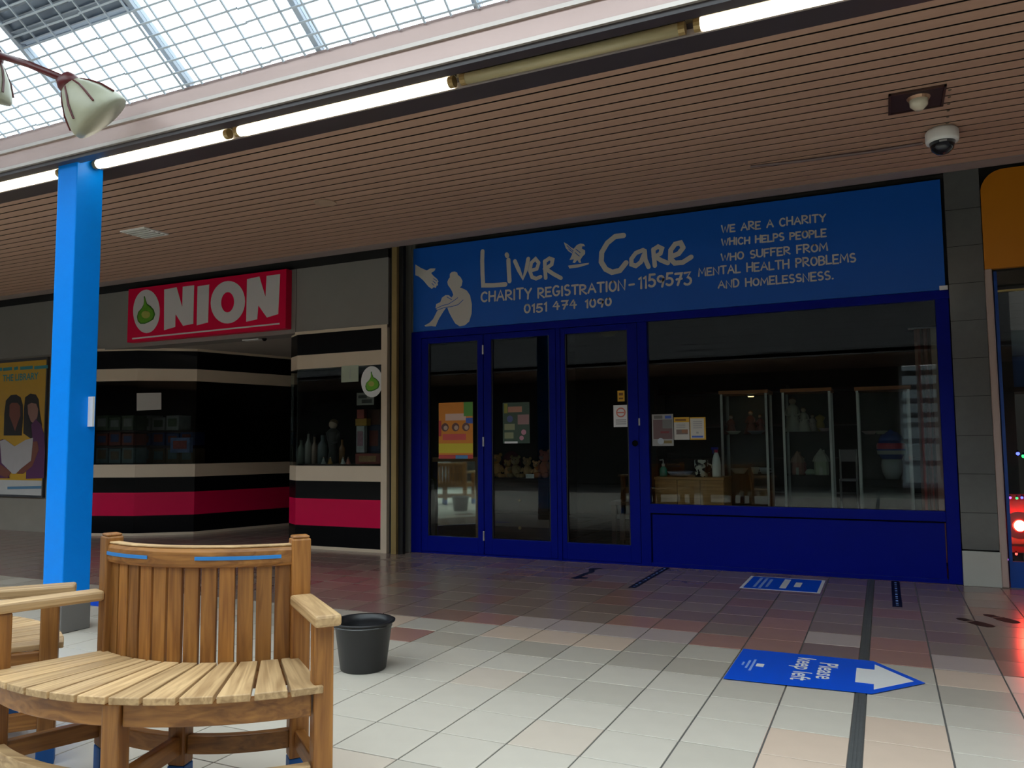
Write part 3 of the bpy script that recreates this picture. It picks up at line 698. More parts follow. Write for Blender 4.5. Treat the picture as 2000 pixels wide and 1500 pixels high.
for k in range(4): p_(.2, .52+.09*k, .78, .55+.09*k, pc('greytext', (.35, .35, .35)), lift=.001)
tag(BX('price_tag', FWHITE, (W(1027, 926, 1, 7.98).x, 7.977, W(1027, 934, 1, 7.98).z), (W(1043, 926, 1, 7.98).x, 7.983, W(1043, 926, 1, 7.98).z)), 'small white price tag on the dark chest of soft toys', 'tag')

# ------------------------------------------------------------------ inside the charity shop
# standing mirror behind the left door
ym = 7.98
mx0 = W(846, 960, 1, ym).x; mx1 = W(933, 960, 1, ym).x; mz = W(890, 893, 1, ym).z
t = thing('standing_mirror', 'oak framed mirror behind the left door reflecting the pale floor', 'mirror', (mx0, ym-.14, 0), radians(26))
fw = .05; mw = (mx1-mx0)*1.04
def LB_(name, m, a, b): return MB().box(a, b).build(name, m, t, world=False)
LB_('frame_rail', OAK, (0, 0, mz-fw), (mw, .03, mz)); LB_('frame_rail', OAK, (0, 0, 0), (mw, .03, fw*.6))
LB_('frame_stile', OAK, (mw-fw, 0, fw*.6), (mw, .03, mz-fw)); LB_('frame_stile', OAK, (0, 0, fw*.6), (.02, .03, mz-fw))
LB_('glass', MIRROR, (.02, .008, fw*.6), (mw-fw, .014, mz-fw))
# dark bag in front of the mirror
bx0 = W(846, 960, 1, 7.85).x; bx1 = W(862, 960, 1, 7.85).x
tag(MB().prism([(bx0, 7.60, 0), (bx1-.02, 7.60, 0), (bx1+.0, 7.60, .42), (bx1-.02, 7.60, .76), (bx0+.02, 7.60, .80)], (0, .12, 0)).build('cloth_bag', mat('dark_cloth', (.012, .012, .014), .8)), 'dark cloth bag hanging down beside the standing mirror', 'bag')
# chest with soft toys
yc = 8.0
cx0 = W(958, 960, 1, yc).x; cx1 = W(1078, 960, 1, yc).x; cz = W(1015, 934, 1, yc).z
t = thing('chest', 'dark mahogany chest behind the middle door carrying soft toys', 'chest', ((cx0+cx1)/2, yc+.2, 0))
BX('body', DKWOOD, (cx0, yc, .06), (cx1, yc+.5, cz-.03), t); BX('top', DKWOOD, (cx0-.02, yc-.02, cz-.03), (cx1+.02, yc+.5, cz), t, bevel=.004)
for a in (cx0, cx1-.05): BX('foot', DKWOOD, (a, yc+.02, 0), (a+.05, yc+.08, .06), t)
for k in range(2):
    dz = .12+k*(cz-.18)/2
    dr = BX('drawer', DKWOOD, (cx0+.03, yc-.015, dz), (cx1-.03, yc, dz+(cz-.24)/2), t, bevel=.004)
    MB().ball(((cx0+cx1)/2, yc-.03, dz+.12), .018).build('knob', BRASS, dr)
def bear(x, y, z, s, c, rz, label):
    c = tuple(min(.8, v*1.7) for v in c); mm = mat('plush_%d_%d_%d' % tuple(int(v*100) for v in c), c, .9, var=.25, scale=60, bump=.4)
    t = thing('soft_toy', label, 'toy', (x, y, z), group='soft toys on the chest')
    R_ = Matrix.Rotation(rz, 3, 'Z')
    def P(a): return Vector((x, y, z))+R_ @ (Vector(a)*s)
    MB().ball(P((0, 0, .30)), (.20*s, .17*s, .28*s)).build('body', mm, t, smooth=True)
    h = MB().ball(P((0, -.03, .70)), (.19*s, .18*s, .18*s)).build('head', mm, t, smooth=True)
    for e in (-1, 1):
        MB().ball(P((e*.16, 0, .86)), .07*s).build('ear', mm, h, smooth=True)
        MB().tube([P((e*.16, -.05, .42)), P((e*.28, -.14, .28))], [.08*s, .07*s], 10).build('arm', mm, t, smooth=True)
        MB().tube([P((e*.12, -.08, .10)), P((e*.20, -.32, .09))], [.10*s, .09*s], 10).build('leg', mm, t, smooth=True)
    MB().ball(P((0, -.20, .66)), (.08*s, .06*s, .06*s)).build('muzzle', mat('plush_pale', (.45, .33, .2), .9), h, smooth=True)
    for e in (-1, 1): MB().ball(P((e*.07, -.20, .75)), .018*s).build('eye', BLACK, h)
bears = [(969, .30, (.46, .25, .08), .2, 'golden soft toy bear at the left end of the chest'), (991, .22, (.40, .21, .07), -.2, 'small tan soft toy bear second from the left'),
         (1006, .27, (.25, .17, .08), .1, 'olive brown soft toy in the middle of the heap'), (1029, .25, (.32, .20, .09), -.1, 'brown soft toy above the white price tag'),
         (1047, .21, (.42, .24, .10), .3, 'small ginger soft toy right of the price tag'), (1064, .34, (.36, .13, .04), -.25, 'reddish brown soft toy at the right end of the chest')]
for px, s, c, rz, lb in bears: bear(W(px, 900, 1, yc+.16).x, yc+.17, cz, s, c, rz, lb)
tag(MB().ball((W(999, 890, 1, yc+.32).x, yc+.32, cz+.15), (.12, .09, .15)).build('cushion', mat('burgundy_cloth', (.14, .015, .03), .9), smooth=True), 'burgundy cushion behind the small tan soft toy', 'cushion')
# low dark table inside the right-hand door
yt2 = 8.9
tx0 = W(1190, 990, 1, yt2).x; tx1 = W(1262, 990, 1, yt2).x; tz = W(1215, 980, 1, yt2).z
t = thing('side_table', 'low dark wooden table inside the right hand glass door', 'table', ((tx0+tx1)/2, yt2+.2, 0))
BX('top', DKWOOD, (tx0, yt2, tz-.04), (tx1, yt2+.4, tz), t, bevel=.004)
for a in (tx0+.02, tx1-.07):
    for b in (yt2+.02, yt2+.33): BX('leg', DKWOOD, (a, b, 0), (a+.05, b+.05, tz-.04), t)
# oak counter in the window
yo = 7.62
ox0 = W(1279, 960, 1, yo).x; ox1 = W(1414, 960, 1, yo).x; oz = W(1345, 932, 1, yo).z
t = thing('counter', 'pale oak counter unit standing in the shop window', 'counter', ((ox0+ox1)/2, yo+.2, 0))
BX('top', OAK, (ox0-.005, yo-.006, oz-.025), (ox1+.005, yo+.42, oz), t, bevel=.003)
for k in range(3):
    a = ox0+(ox1-ox0)*k/3; BX('door_panel', OAK, (a+.003, yo, .05), (a+(ox1-ox0)/3-.003, yo+.02, oz-.028), t, bevel=.002)
BX('carcass', OAK, (ox0, yo+.02, 0), (ox1, yo+.40, oz-.025), t)
def at_top(px, dy): return Vector((W(px, 930, 1, yo+dy).x, yo+dy, oz))
p = at_top(1296, .12)
t = thing('pump_bottle', 'teal hand sanitiser pump bottle on the oak counter', 'bottle', p)
MB().lathe([(.036, 0), (.038, .02), (.038, .075), (.02, .095), (.014, .10)], p).build('bottle', mat('teal_gel', (.02, .30, .24), .15), t, smooth=True)
MB().lathe([(.016, .10), (.016, .125), (.006, .128), (.006, .165)], p).tube([p+Vector((0, 0, .165)), p+Vector((-.035, 0, .160))], .007).build('pump', WHITEM, t)
p = at_top(1329, .16)
t = tag(MB().lathe([(.06, 0), (.10, .012), (.132, .05), (.128, .052), (.095, .018), (.0, .012)], p, 28).build('dish', mat('blue_white_glaze', (.30, .36, .55), .2, var=.5, scale=30), smooth=True), 'shallow blue and white dish on the oak counter', 'dish')
p = at_top(1370, .15)
t = thing('vase', 'black and white blotched square vase on the oak counter', 'vase', p)
cow, nt, b = nodes_of('cow_glaze'); b.inputs['Roughness'].default_value = .25
no = nt.nodes.new('ShaderNodeTexNoise'); no.inputs['Scale'].default_value = 22; tc = nt.nodes.new('ShaderNodeTexCoord'); nt.links.new(tc.outputs['Object'], no.inputs['Vector'])
rp = nt.nodes.new('ShaderNodeValToRGB'); rp.color_ramp.interpolation = 'CONSTANT'; rp.color_ramp.elements[0].color = (.01, .01, .01, 1); rp.color_ramp.elements[1].position = .5; rp.color_ramp.elements[1].color = (.6, .57, .5, 1)
nt.links.new(no.outputs['Fac'], rp.inputs['Fac']); nt.links.new(rp.outputs['Color'], b.inputs['Base Color'])
MB().lathe([(.062, 0), (.066, .05), (.066, .16), (.058, .165), (.055, .03), (0, .02)], p, 4+12).build('body', cow, t, smooth=True)
MB().tube([p+Vector((.066, 0, .13)), p+Vector((.10, 0, .11)), p+Vector((.10, 0, .06)), p+Vector((.066, 0, .04))], .008).build('handle', cow, t)
p = at_top(1400, .10)
t = thing('spray_bottle', 'white spray bottle with pink and blue trigger on the oak counter', 'bottle', p)
MB().lathe([(.040, 0), (.043, .02), (.042, .12), (.036, .17), (.020, .225), (.014, .235)], p).build('bottle', WHITEM, t, smooth=True)
MB().lathe([(.017, .235), (.017, .262)], p).build('collar', mat('pink_plastic', (.6, .03, .12), .3), t)
MB().box(p+Vector((-.045, -.012, .262)), p+Vector((.02, .012, .285))).box(p+Vector((-.035, -.008, .225)), p+Vector((-.026, .008, .265))).build('trigger', mat('blue_plastic', (.02, .02, .45), .3), t)

# glass display cases
def case(px0, px1, pyt, yb, label, shelves, items):
    x0 = W(px0, 880, 1, yb).x; x1 = W(px1, 880, 1, yb).x; zt = W((px0+px1)/2, pyt, 1, yb).z; dp = .38
    t = thing('display_case', label, 'cabinet', ((x0+x1)/2, yb+dp/2, 0), group='glass display cases in the shop window')
    BX('top', CASETOP, (x0-.012, yb-.012, zt-.035), (x1+.012, yb+dp+.012, zt), t, bevel=.004)
    BX('base', CASETOP, (x0-.012, yb-.012, 0), (x1+.012, yb+dp+.012, .12), t, bevel=.004)
    for a in (x0, x1-.022):
        for b in (yb, yb+dp-.022): BX('upright', ALU, (a, b, .12), (a+.022, b+.022, zt-.035), t)
    BX('pane', CASEGLASS, (x0+.022, yb+.008, .12), (x1-.022, yb+.012, zt-.035), t)
    for a in (x0+.008, x1-.012): BX('pane', CASEGLASS, (a, yb+.022, .12), (a+.004, yb+dp-.022, zt-.035), t)
    BX('back_panel', mat('case_back', (.035, .034, .033), .6), (x0+.022, yb+dp-.012, .12), (x1-.022, yb+dp-.006, zt-.035), t)
    sz = []
    for py in shelves:
        z = W((px0+px1)/2, py, 1, yb+.1).z; sz.append(z)
        BX('shelf', CASEGLASS, (x0+.01, yb+.02, z-.006), (x1-.01, yb+dp-.02, z), t)
    return t, x0, x1, yb, zt, sz
YB = 8.05
CW = mat('china_white', (.55, .54, .48), .25, var=.1); GREENW = mat('china_green', (.45, .52, .42), .3, var=.15)
def plate(p, r, label, m=CW, h=.03): return tag(MB().lathe([(r*.55, 0), (r*.6, .006), (r, h), (r*.97, h+.003), (r*.5, .010), (0, .010)], p, 24).build('bowl', m, smooth=True), label, 'bowl')
def cup(p, label, m=CW, r=.042, h=.065):
    t = thing('cup', label, 'cup', p)
    MB().lathe([(r*.55, 0), (r*.85, h*.4), (r, h), (r*.92, h), (r*.7, h*.3), (0, .008)], p, 18).build('body', m, t, smooth=True)
    MB().tube([p+Vector((r*.95, 0, h*.8)), p+Vector((r*1.5, 0, h*.7)), p+Vector((r*1.4, 0, h*.3)), p+Vector((r*.8, 0, h*.25))], .005).build('handle', m, t)
def figurine(p, h, label, dress, head=(.5, .38, .3), wide=.3):
    t = thing('figurine', label, 'figurine', p)
    dm = mat('dress_%d_%d_%d' % tuple(int(v*100) for v in dress), dress, .3, var=.15)
    MB().lathe([(h*wide, 0), (h*wide*1.02, h*.05), (h*wide*.7, h*.3), (h*.13, h*.55), (h*.16, h*.70), (h*.06, h*.80)], p, 18).build('dress', dm, t, smooth=True)
    hd = MB().ball(p+Vector((0, 0, h*.89)), h*.10).build('head', mat('figurine_skin', head, .4), t, smooth=True)
    MB().ball(p+Vector((0, h*.02, h*.93)), (h*.105, h*.10, h*.085)).build('hair', mat('figurine_hair', (.12, .07, .03), .4), hd, smooth=True)
    for e in (-1, 1): MB().tube([p+Vector((e*h*.14, 0, h*.68)), p+Vector((e*h*.2, -h*.1, h*.5)), p+Vector((e*h*.06, -h*.16, h*.46))], h*.035).build('arm', dm, t, smooth=True)
def pothouse(p, h, w, label, body, roof):
    t = thing('pottery_house', label, 'ornament', p)
    bm_ = mat('house_%d_%d' % (int(body[0]*100), int(body[1]*100)), body, .4, var=.2, scale=25); rm = mat('roof_%d_%d' % (int(roof[0]*100), int(roof[1]*100)), roof, .4, var=.2, scale=25)
    MB().lathe([(w*.5, 0), (w*.52, h*.1), (w*.5, h*.55)], p, 8).build('wall', bm_, t)
    MB().lathe([(w*.62, h*.5), (w*.5, h*.68), (w*.15, h*.92), (w*.03, h)], p, 8).build('roof', rm, t)
    BX('door_panel', CW, p+Vector((-w*.12, -w*.52, 0)), p+Vector((w*.12, -w*.47, h*.3)), t)
    MB().tube([p+Vector((w*.2, 0, h*.7)), p+Vector((w*.2, 0, h*.95))], w*.06).build('chimney', rm, t)
# case 1
_, x0, x1, yb, zt, sz = case(1409, 1501, 762, YB, 'glass display case next to the oak counter with a lit lamp inside', (848, 925), None)
pm = lambda px, z, dy=.15: Vector((W(px, 880, 1, YB+dy).x, YB+dy, z))
t = thing('case_lamp', 'warm lit lamp under the top of the left display case', 'light', pm(1470, zt-.05))
MB().lathe([(.035, zt-.055), (.035, zt-.036)], Vector((pm(1470, 0).x, YB+.15, 0)), 16).build('ring', ALU, t)
MB().lathe([(.030, zt-.060), (.028, zt-.054)], Vector((pm(1470, 0).x, YB+.15, 0)), 16).build('bulb', mat('warm_bulb', (.9, .7, .4), .4, emit=(1.0, .62, .25), es=6.0), t)
plate(pm(1434, sz[0]), .075, 'white bowl on the upper shelf of the left display case'); plate(pm(1478, sz[0]), .085, 'pale lilac dish on the upper shelf of the left display case', mat('lilac_glaze', (.24, .22, .27), .3))
figurine(pm(1429, sz[0], .26), .20, 'small reddish figurine behind the white bowl', (.20, .05, .03)); figurine(pm(1468, sz[0], .28), .24, 'reddish brown figurine behind the lilac dish', (.18, .05, .03)); figurine(pm(1487, sz[0], .27), .20, 'maroon figurine at the right of the upper shelf', (.15, .03, .03))
plate(pm(1443, sz[1]), .09, 'large white footed bowl on the lower shelf of the left display case', CW, .05); cup(pm(1474, sz[1]), 'white cup in the middle of the lower shelf of the left display case'); cup(pm(1492, sz[1]), 'bluish cup at the right of the lower shelf of the left display case', mat('pale_blue_glaze', (.40, .44, .50), .3), .05, .06)
# case 2
_, x0, x1, yb, zt, sz = case(1530, 1626, 758, YB, 'middle glass display case of figurines and pottery houses', (843, 927), None)
figurine(pm(1551, sz[0]), .34, 'tall white figurine with gold head on the upper shelf', (.45, .46, .40), (.5, .35, .1), .22); figurine(pm(1572, sz[0]), .24, 'white draped figurine right of the tall one', (.50, .50, .45), wide=.27)
figurine(pm(1589, sz[0], .2), .17, 'small pale figurine beside the gold ornament', (.42, .36, .32)); plate(pm(1612, sz[0]), .055, 'pink edged small dish on the upper shelf of the middle case', mat('pink_glaze', (.5, .33, .32), .3))
tag(MB().lathe([(.03, 0), (.045, .05), (.03, .10), (.05, .14), (.0, .17)], pm(1604, sz[0], .24), 14).build('ornament', mat('gold_glaze', (.36, .24, .05), .3), smooth=True), 'gold and white ornament at the back of the upper shelf', 'ornament')
pothouse(pm(1557, sz[1]), .23, .11, 'reddish pointed pottery house in the middle case', (.35, .14, .11), (.40, .24, .18)); pothouse(pm(1603, sz[1]), .25, .13, 'pale green pottery house with broad roof in the middle case', (.45, .50, .36), (.50, .50, .44))
tag(MB().lathe([(.04, 0), (.05, .02), (.03, .05), (0, .055)], pm(1581, sz[1]), 16).build('ornament', GREENW, smooth=True), 'low pale ornament between the two pottery houses', 'ornament')
figurine(pm(1567, sz[1], .22), .17, 'dark red figurine behind the pointed pottery house', (.25, .06, .06))
# case 3
_, x0, x1, yb, zt, sz = case(1676, 1782, 754, YB, 'right hand glass display case holding the blue and white jar', (848, 935), None)
p = pm(1741, sz[1], .18)
t = thing('jar', 'big blue and white jar with red band in the right display case', 'jar', p)
MB().lathe([(.06, 0), (.085, .05), (.095, .12), (.085, .18)], p, 24).build('base', mat('jar_white', (.42, .44, .46), .25, var=.15), t, smooth=True)
MB().lathe([(.088, .18), (.12, .24), (.125, .30), (.10, .37)], p, 24).build('body', mat('jar_blue', (.02, .06, .36), .25, var=.2), t, smooth=True)
MB().lathe([(.104, .352), (.107, .36), (.09, .40), (.06, .43), (.03, .44), (0, .46)], p, 24).build('lid', mat('jar_blue2', (.03, .09, .42), .25), t, smooth=True)
MB().lathe([(.126, .275), (.1265, .31), (.118, .33)], p, 24, closed=True).build('band', mat('jar_red', (.50, .02, .07), .3), t, smooth=True)
MB().lathe([(.1205, .225), (.127, .262)], p, 24, closed=True).build('band', MATS['jar_white'], t, smooth=True)
plate(pm(1700, sz[0]), .07, 'small pink rimmed plate in the right display case', MATS['pink_glaze']); plate(pm(1722, sz[0]), .06, 'pale saucer beside the pink rimmed plate')
tag(MB().lathe([(.12, 0), (.15, .10), (.16, .30), (.14, .34)], pm(1728, .12), 20).build('storage_pot', mat('dull_pot', (.17, .165, .14), .6, var=.3), smooth=True), 'dull grey pot at the bottom of the right display case', 'pot')
# folding chair leaning between the cases
t = thing('folding_chair', 'pale seated metal folding chair between two display cases', 'chair', pm(1654, 0, .35))
ca = pm(1640, 0, .35); cb = pm(1672, 0, .35)
zc = W(1655, 935, 1, YB+.35).z; zb = W(1655, 878, 1, YB+.35).z
for xx in (ca.x, cb.x):
    MB().tube([(xx, YB+.22, 0), (xx, YB+.40, zb)], .010).build('leg', ALU, t); MB().tube([(xx, YB+.58, 0), (xx, YB+.22, zc)], .010).build('leg', ALU, t)
BX('seat', mat('lilac_vinyl', (.30, .27, .30), .5), (ca.x, YB+.18, zc-.02), (cb.x, YB+.44, zc), t, bevel=.006); BX('backrest', mat('lilac_vinyl', (.30, .27, .30), .5), (ca.x, YB+.38, zb-.12), (cb.x, YB+.40, zb), t, bevel=.006)
# striped curtain at the right of the window
cur = thing('curtain', 'beige and red striped curtain hanging at the right of the shop window', 'curtain', (.5, 8.4, 0))
xa = W(1792, 800, 1, 8.45).x
cols = [mat('curtain_beige', (.50, .46, .37), .9), mat('curtain_red', (.34, .20, .15), .9), mat('curtain_brown', (.16, .12, .09), .9)]
xx = xa
for k, (w_, ci) in enumerate(((.05, 1), (.03, 2), (.03, 1), (.03, 2), (.11, 0), (.03, 2), (.10, 0))):
    MB().prism([(xx, 8.45, .03), (xx+w_*.5, 8.42, .03), (xx+w_, 8.45, .03), (xx+w_, 8.456, .03), (xx+w_*.5, 8.426, .03), (xx, 8.456, .03)], (0, 0, 2.2)).build('fold', cols[ci], cur); xx += w_
MB().tube([(xa-.05, 8.46, 2.24), (xx+.05, 8.46, 2.24)], .012).build('rail', ALU, cur)
# dark rack of clothes and shelves at the back so the shop is not empty
t = thing('shelf_rack', 'dark shelving rack at the back of the charity shop', 'shelf', (-1.2, 12.2, 0))
for zz in (.4, .9, 1.4, 1.9): BX('shelf', DKWOOD, (-3.2, 12.0, zz), (.6, 12.5, zz+.03), t)
for xx in (-3.2, -1.3, .55): BX('upright', DKWOOD, (xx, 12.0, 0), (xx+.05, 12.5, 2.0), t)

# ------------------------------------------------------------------ gift shop front (left)
ONX1 = W(757, 850, 1, D2).x                       # right end
fas = struct(MB().box((-24, D2, 2.475), (ONX1, D2+.25, 3.24)).build('wall_fascia', GREY_FASCIA))
BX('trim_strip', DARK, (-24, D2-.004, 3.24), (ONX1, D2+.25, 3.34), fas)
BX('trim_strip', BEIGE, (W(578, 640, 1, D2).x, D2-.012, 2.455), (ONX1, D2+.03, 2.49), fas)
for xx in (W(578, 600, 1, D2).x, W(190, 600, 1, D2).x, -11.9): BX('joint', DARK, (xx, D2-.001, 2.49), (xx+.006, D2+.01, 3.24), fas)
BZ = dict(sk0=0.0, sk=.035, pk0=.262, pk1=.565, bk1=.765, be1=.935, gl1=2.05, bt1=2.212, hd=2.455)
P0 = W(120, 900, 1, 7.02); P1 = W(264, 900, 1, 7.35); P2 = W(381, 900, 1, 7.80); P3 = W(572, 900, 1, 9.25)
R0 = W(566, 900, 1, D2+.14); R1 = W(578, 900, 1, D2); R2 = W(745, 900, 1, D2)
def bay(n, pts, th, loc, gl=True):
    w = struct(empty('window_%d' % n, loc))
    pts = [(p.x, p.y) for p in pts]
    for (a, b) in zip(pts[:-1], pts[1:]):
        s_ = [a, b]; 
        MB().strip(s_, 0, BZ['sk'], th).build('skirting', BEIGE, w)
        MB().strip(s_, BZ['sk'], BZ['pk0'], th).build('black_band', BLACK, w)
        MB().strip(s_, BZ['pk0'], BZ['pk1'], th).build('magenta_band', PINK, w)
        MB().strip(s_, BZ['pk1'], BZ['bk1'], th).build('black_band', BLACK, w)
        MB().strip(s_, BZ['bk1'], BZ['be1'], th).build('beige_band', BEIGE, w)
        MB().strip(s_, BZ['be1'], BZ['gl1'], .008).build('pane', SHOPGLASS, w)
        MB().strip(s_, BZ['gl1'], BZ['bt1'], th).build('beige_band', BEIGE, w)
        MB().strip(s_, BZ['bt1'], BZ['hd']-.0, th).build('black_band', BLACK, w)
        MB().strip(s_, BZ['hd'], BZ['hd']+.035, th).build('head_trim', BEIGE, w)
    return w
bay(4, [P0, P1, P2, P3], .05, (P1.x, P1.y, 0))
wr = bay(5, [R0, R1, R2], .05, (R1.x, R1.y, 0))
BX('jamb', BEIGE, (R2.x, D2-.015, 0), (ONX1, D2+.06, 2.49), wr, bevel=.003)
BX('side_jamb', DARK, (ONX1+.005, D2+.07, 0), (-4.86, D+.0, 3.34), wr)
# recess: ceiling, back and inner walls, all dark
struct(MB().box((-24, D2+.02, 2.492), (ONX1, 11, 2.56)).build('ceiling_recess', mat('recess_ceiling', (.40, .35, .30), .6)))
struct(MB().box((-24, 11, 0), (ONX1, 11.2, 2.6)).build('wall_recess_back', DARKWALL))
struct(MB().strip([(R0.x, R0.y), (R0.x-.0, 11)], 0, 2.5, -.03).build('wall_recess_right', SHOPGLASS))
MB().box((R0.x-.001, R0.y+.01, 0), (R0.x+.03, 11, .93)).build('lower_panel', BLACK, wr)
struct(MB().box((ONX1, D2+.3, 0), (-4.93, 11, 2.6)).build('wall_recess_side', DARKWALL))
t = thing('ceiling_light', 'small white fitting on the ceiling of the shop entrance recess', 'light', W(497, 660, 2, 2.49))
pq = W(497, 660, 2, 2.492)
BX('body', WHITEM, pq+Vector((-.16, -.04, -.03)), pq+Vector((.10, .04, 0)), t); MB().ball(pq+Vector((.16, 0, -.02)), .03).build('sensor', BLACK, t)

# onion sign
yo2 = D2-.10
def oz_(px, py, y=yo2-.003): return pxz(px, py, y)
c4 = [W(250, 566, 1, yo2), W(559, 524, 1, yo2), W(558, 642, 1, yo2), W(249, 668, 1, yo2)]
ox_0 = (c4[0].x+c4[3].x)/2; ox_1 = (c4[1].x+c4[2].x)/2; oz_1 = (c4[0].z+c4[1].z)/2; oz_0 = (c4[2].z+c4[3].z)/2
osign = thing('shop_sign', 'red sign with white letters NION after a white oval holding a green onion', 'sign', ((ox_0+ox_1)/2, D2, oz_0))
BX('board', SIGN_RED, (ox_0, yo2, oz_0), (ox_1, D2, oz_1), osign, bevel=.004)
Z5 = lambda a, b: pxz(180+a/4.762, 500+b/4.762, yo2-.003)
def flat(name, pts, m, lift=0.0, holes=None, label=None, Zf=Z5, yy=None, parent=osign):
    q = [Zf(*p) for p in pts]; y_ = (yo2-.003 if yy is None else yy)-lift
    o = MB().prism([(a, y_, b) for a, b in q], (0, .002, 0)).build(name, m, parent)
    if label: o['label'] = label
    return o
SW = mat('sign_white_vinyl', (.66, .60, .58), .5, var=.03)
flat('letter', [(670,312),(785,290),(838,475),(842,285),(948,272),(940,630),(845,650),(775,540),(772,660),(668,690)], SW)
flat('letter', [(980,282),(1088,265),(1078,618),(972,645)], SW)
O_ = [(1262+160*cos(a)+18*0, 430-198*sin(a)-8*cos(a)) for a in [2*pi*k/32 for k in range(32)]]
I_ = [(1260+60*cos(a), 430-94*sin(a)-4*cos(a)) for a in [2*pi*k/32 for k in range(32)]]
mb = MB()
for k in range(32):
    k2 = (k+1) % 32; q = [Z5(*O_[k]), Z5(*O_[k2]), Z5(*I_[k2]), Z5(*I_[k])]
    mb.add([(a, yo2-.003, b) for a, b in q], [(0, 1, 2, 3)])
mb.build('letter', SW, osign)
flat('letter', [(1440,215),(1555,190),(1612,380),(1622,185),(1748,168),(1730,540),(1625,572),(1545,460),(1535,588),(1432,612)], SW)
flat('underline', [(372,762),(1742,622),(1742,636),(372,776)], SW)
flat('oval', [(505+124*cos(2*pi*k/36), 515-202*sin(2*pi*k/36)) for k in range(36)], SW, .0005)
GRN = mat('onion_green', (.12, .33, .015), .5, var=.2, scale=20); GRN2 = mat('onion_pale', (.42, .42, .08), .5, var=.2, scale=20); GRN3 = mat('onion_dark', (.04, .17, .01), .5)
ONION = [(482,378),(490,372),(500,410),(512,445),(545,465),(575,500),(586,545),(570,590),(530,615),(490,632),(450,632),(425,605),(418,565),(430,520),(462,485),(480,450),(484,415)]
flat('onion_outline', ONION, GRN3, .003)
ic = (502, 545)
flat('onion', [(ic[0]+(p[0]-ic[0])*.88, ic[1]+(p[1]-ic[1])*.88) for p in ONION], GRN, .006)
flat('onion_highlight', [(504+40*cos(2*pi*k/16), 545-36*sin(2*pi*k/16)) for k in range(16)], GRN2, .009)

# oval onion sticker and papers on the right-hand window of the gift shop
yg = D2-.004
Z8 = lambda a, b: pxz(540+a/3.123, 620+b/3.123, yg)
st = thing('window_sticker', 'white oval onion sticker in the corner of the gift shop window', 'sticker', W(725, 775, 1, yg))
flat('oval', [(582+66*cos(2*pi*k/30), 392-95*sin(2*pi*k/30)) for k in range(30)], FWHITE, .0, Zf=Z8, yy=yg, parent=st)
O2 = [(586+(p[0]-502)*.52, 392+(p[1]-505)*.47) for p in ONION]
flat('onion_outline', O2, GRN3, .002, Zf=Z8, yy=yg, parent=st)
flat('onion', [(582+(p[0]-582)*.86, 402+(p[1]-402)*.86) for p in O2], mat('onion_green2', (.16, .46, .02), .5), .004, Zf=Z8, yy=yg, parent=st)
flat('onion_highlight', [(580+18*cos(2*pi*k/16), 405-16*sin(2*pi*k/16)) for k in range(16)], GRN2, .006, Zf=Z8, yy=yg, parent=st)
t, p_, dsc = sheet('notice', 667, 714, 700, 746, pc('palegreen', (.40, .45, .34)), 'pale green paper at the top of the gift shop right window', 'notice', y=D2-.003)
p_(.5, .2, .54, .8, pc('greytext', (.35, .35, .35)))
t, p_, dsc = sheet('notice', 697, 767, 730, 791, pc('palegrey2', (.30, .29, .28)), 'grey paper with dark print below the oval sticker', 'notice', y=D2+.02)
p_(.1, .55, .6, .8, pc('ink', (.04, .04, .04))); p_(.3, .15, .9, .45, pc('ink', (.04, .04, .04)))
# white paper on the angled left window
n1 = P2-P1; n1.z = 0; n1.normalize(); nn = Vector((n1.y, -n1.x, 0))
def on_bay(px, py, off=.004):
    d = CR*((px-1000)/F_PX) - CU*((py-750)/F_PX) + CF; o = Vector((0, 0, EYE)); q = P1+nn*off
    tt = (Vector((q.x, q.y, 0))-Vector((0, 0, 0))).dot(nn)/d.dot(nn); return o+d*tt
tag(MB().prism([on_bay(267, 768), on_bay(315, 767), on_bay(315, 800), on_bay(267, 802)], nn*-.002).build('notice', pc('offwhite', (.50, .48, .45))), 'plain white paper on the angled left gift shop window', 'notice')

# stock behind the gift shop glass
def carton(px0, py0, px1, py1, y, m, label, dp=.22, group=None, face=None):
    a = W(px0, py0, 1, y); b = W(px1, py1, 1, y)
    t = thing('boxed_toy', label, 'box', ((a.x+b.x)/2, y+dp/2, b.z), group=group)
    BX('carton', m, (a.x, y, b.z), (b.x, y+dp, a.z), t, bevel=.003)
    if face: BX('print_patch', face, (a.x+(b.x-a.x)*.15, y-.002, b.z+(a.z-b.z)*.25), (a.x+(b.x-a.x)*.85, y, b.z+(a.z-b.z)*.8), t)
BC = [('teal', (.10, .15, .16)), ('darkred', (.16, .03, .02)), ('moss', (.06, .08, .05)), ('brown', (.12, .08, .05)), ('navy', (.02, .04, .14)), ('grey', (.20, .21, .22))]
bm = lambda k: mat('carton_'+BC[k][0], BC[k][1], .4, var=.4, scale=14)
shelfz = [W(290, py, 1, 7.98).z for py in (906, 872, 838)]
sh = thing('window_shelf', 'dark stepped shelves behind the left gift shop window', 'shelf', (-8.9, 8.2, 0))
lay = [(0, 186, 262, 7.62), (0, 268, 378, 8.05)]
rows = [(905, 872), (870, 843), (840, 812)]
positions = 'lower', 'middle', 'upper'
cnt = 0
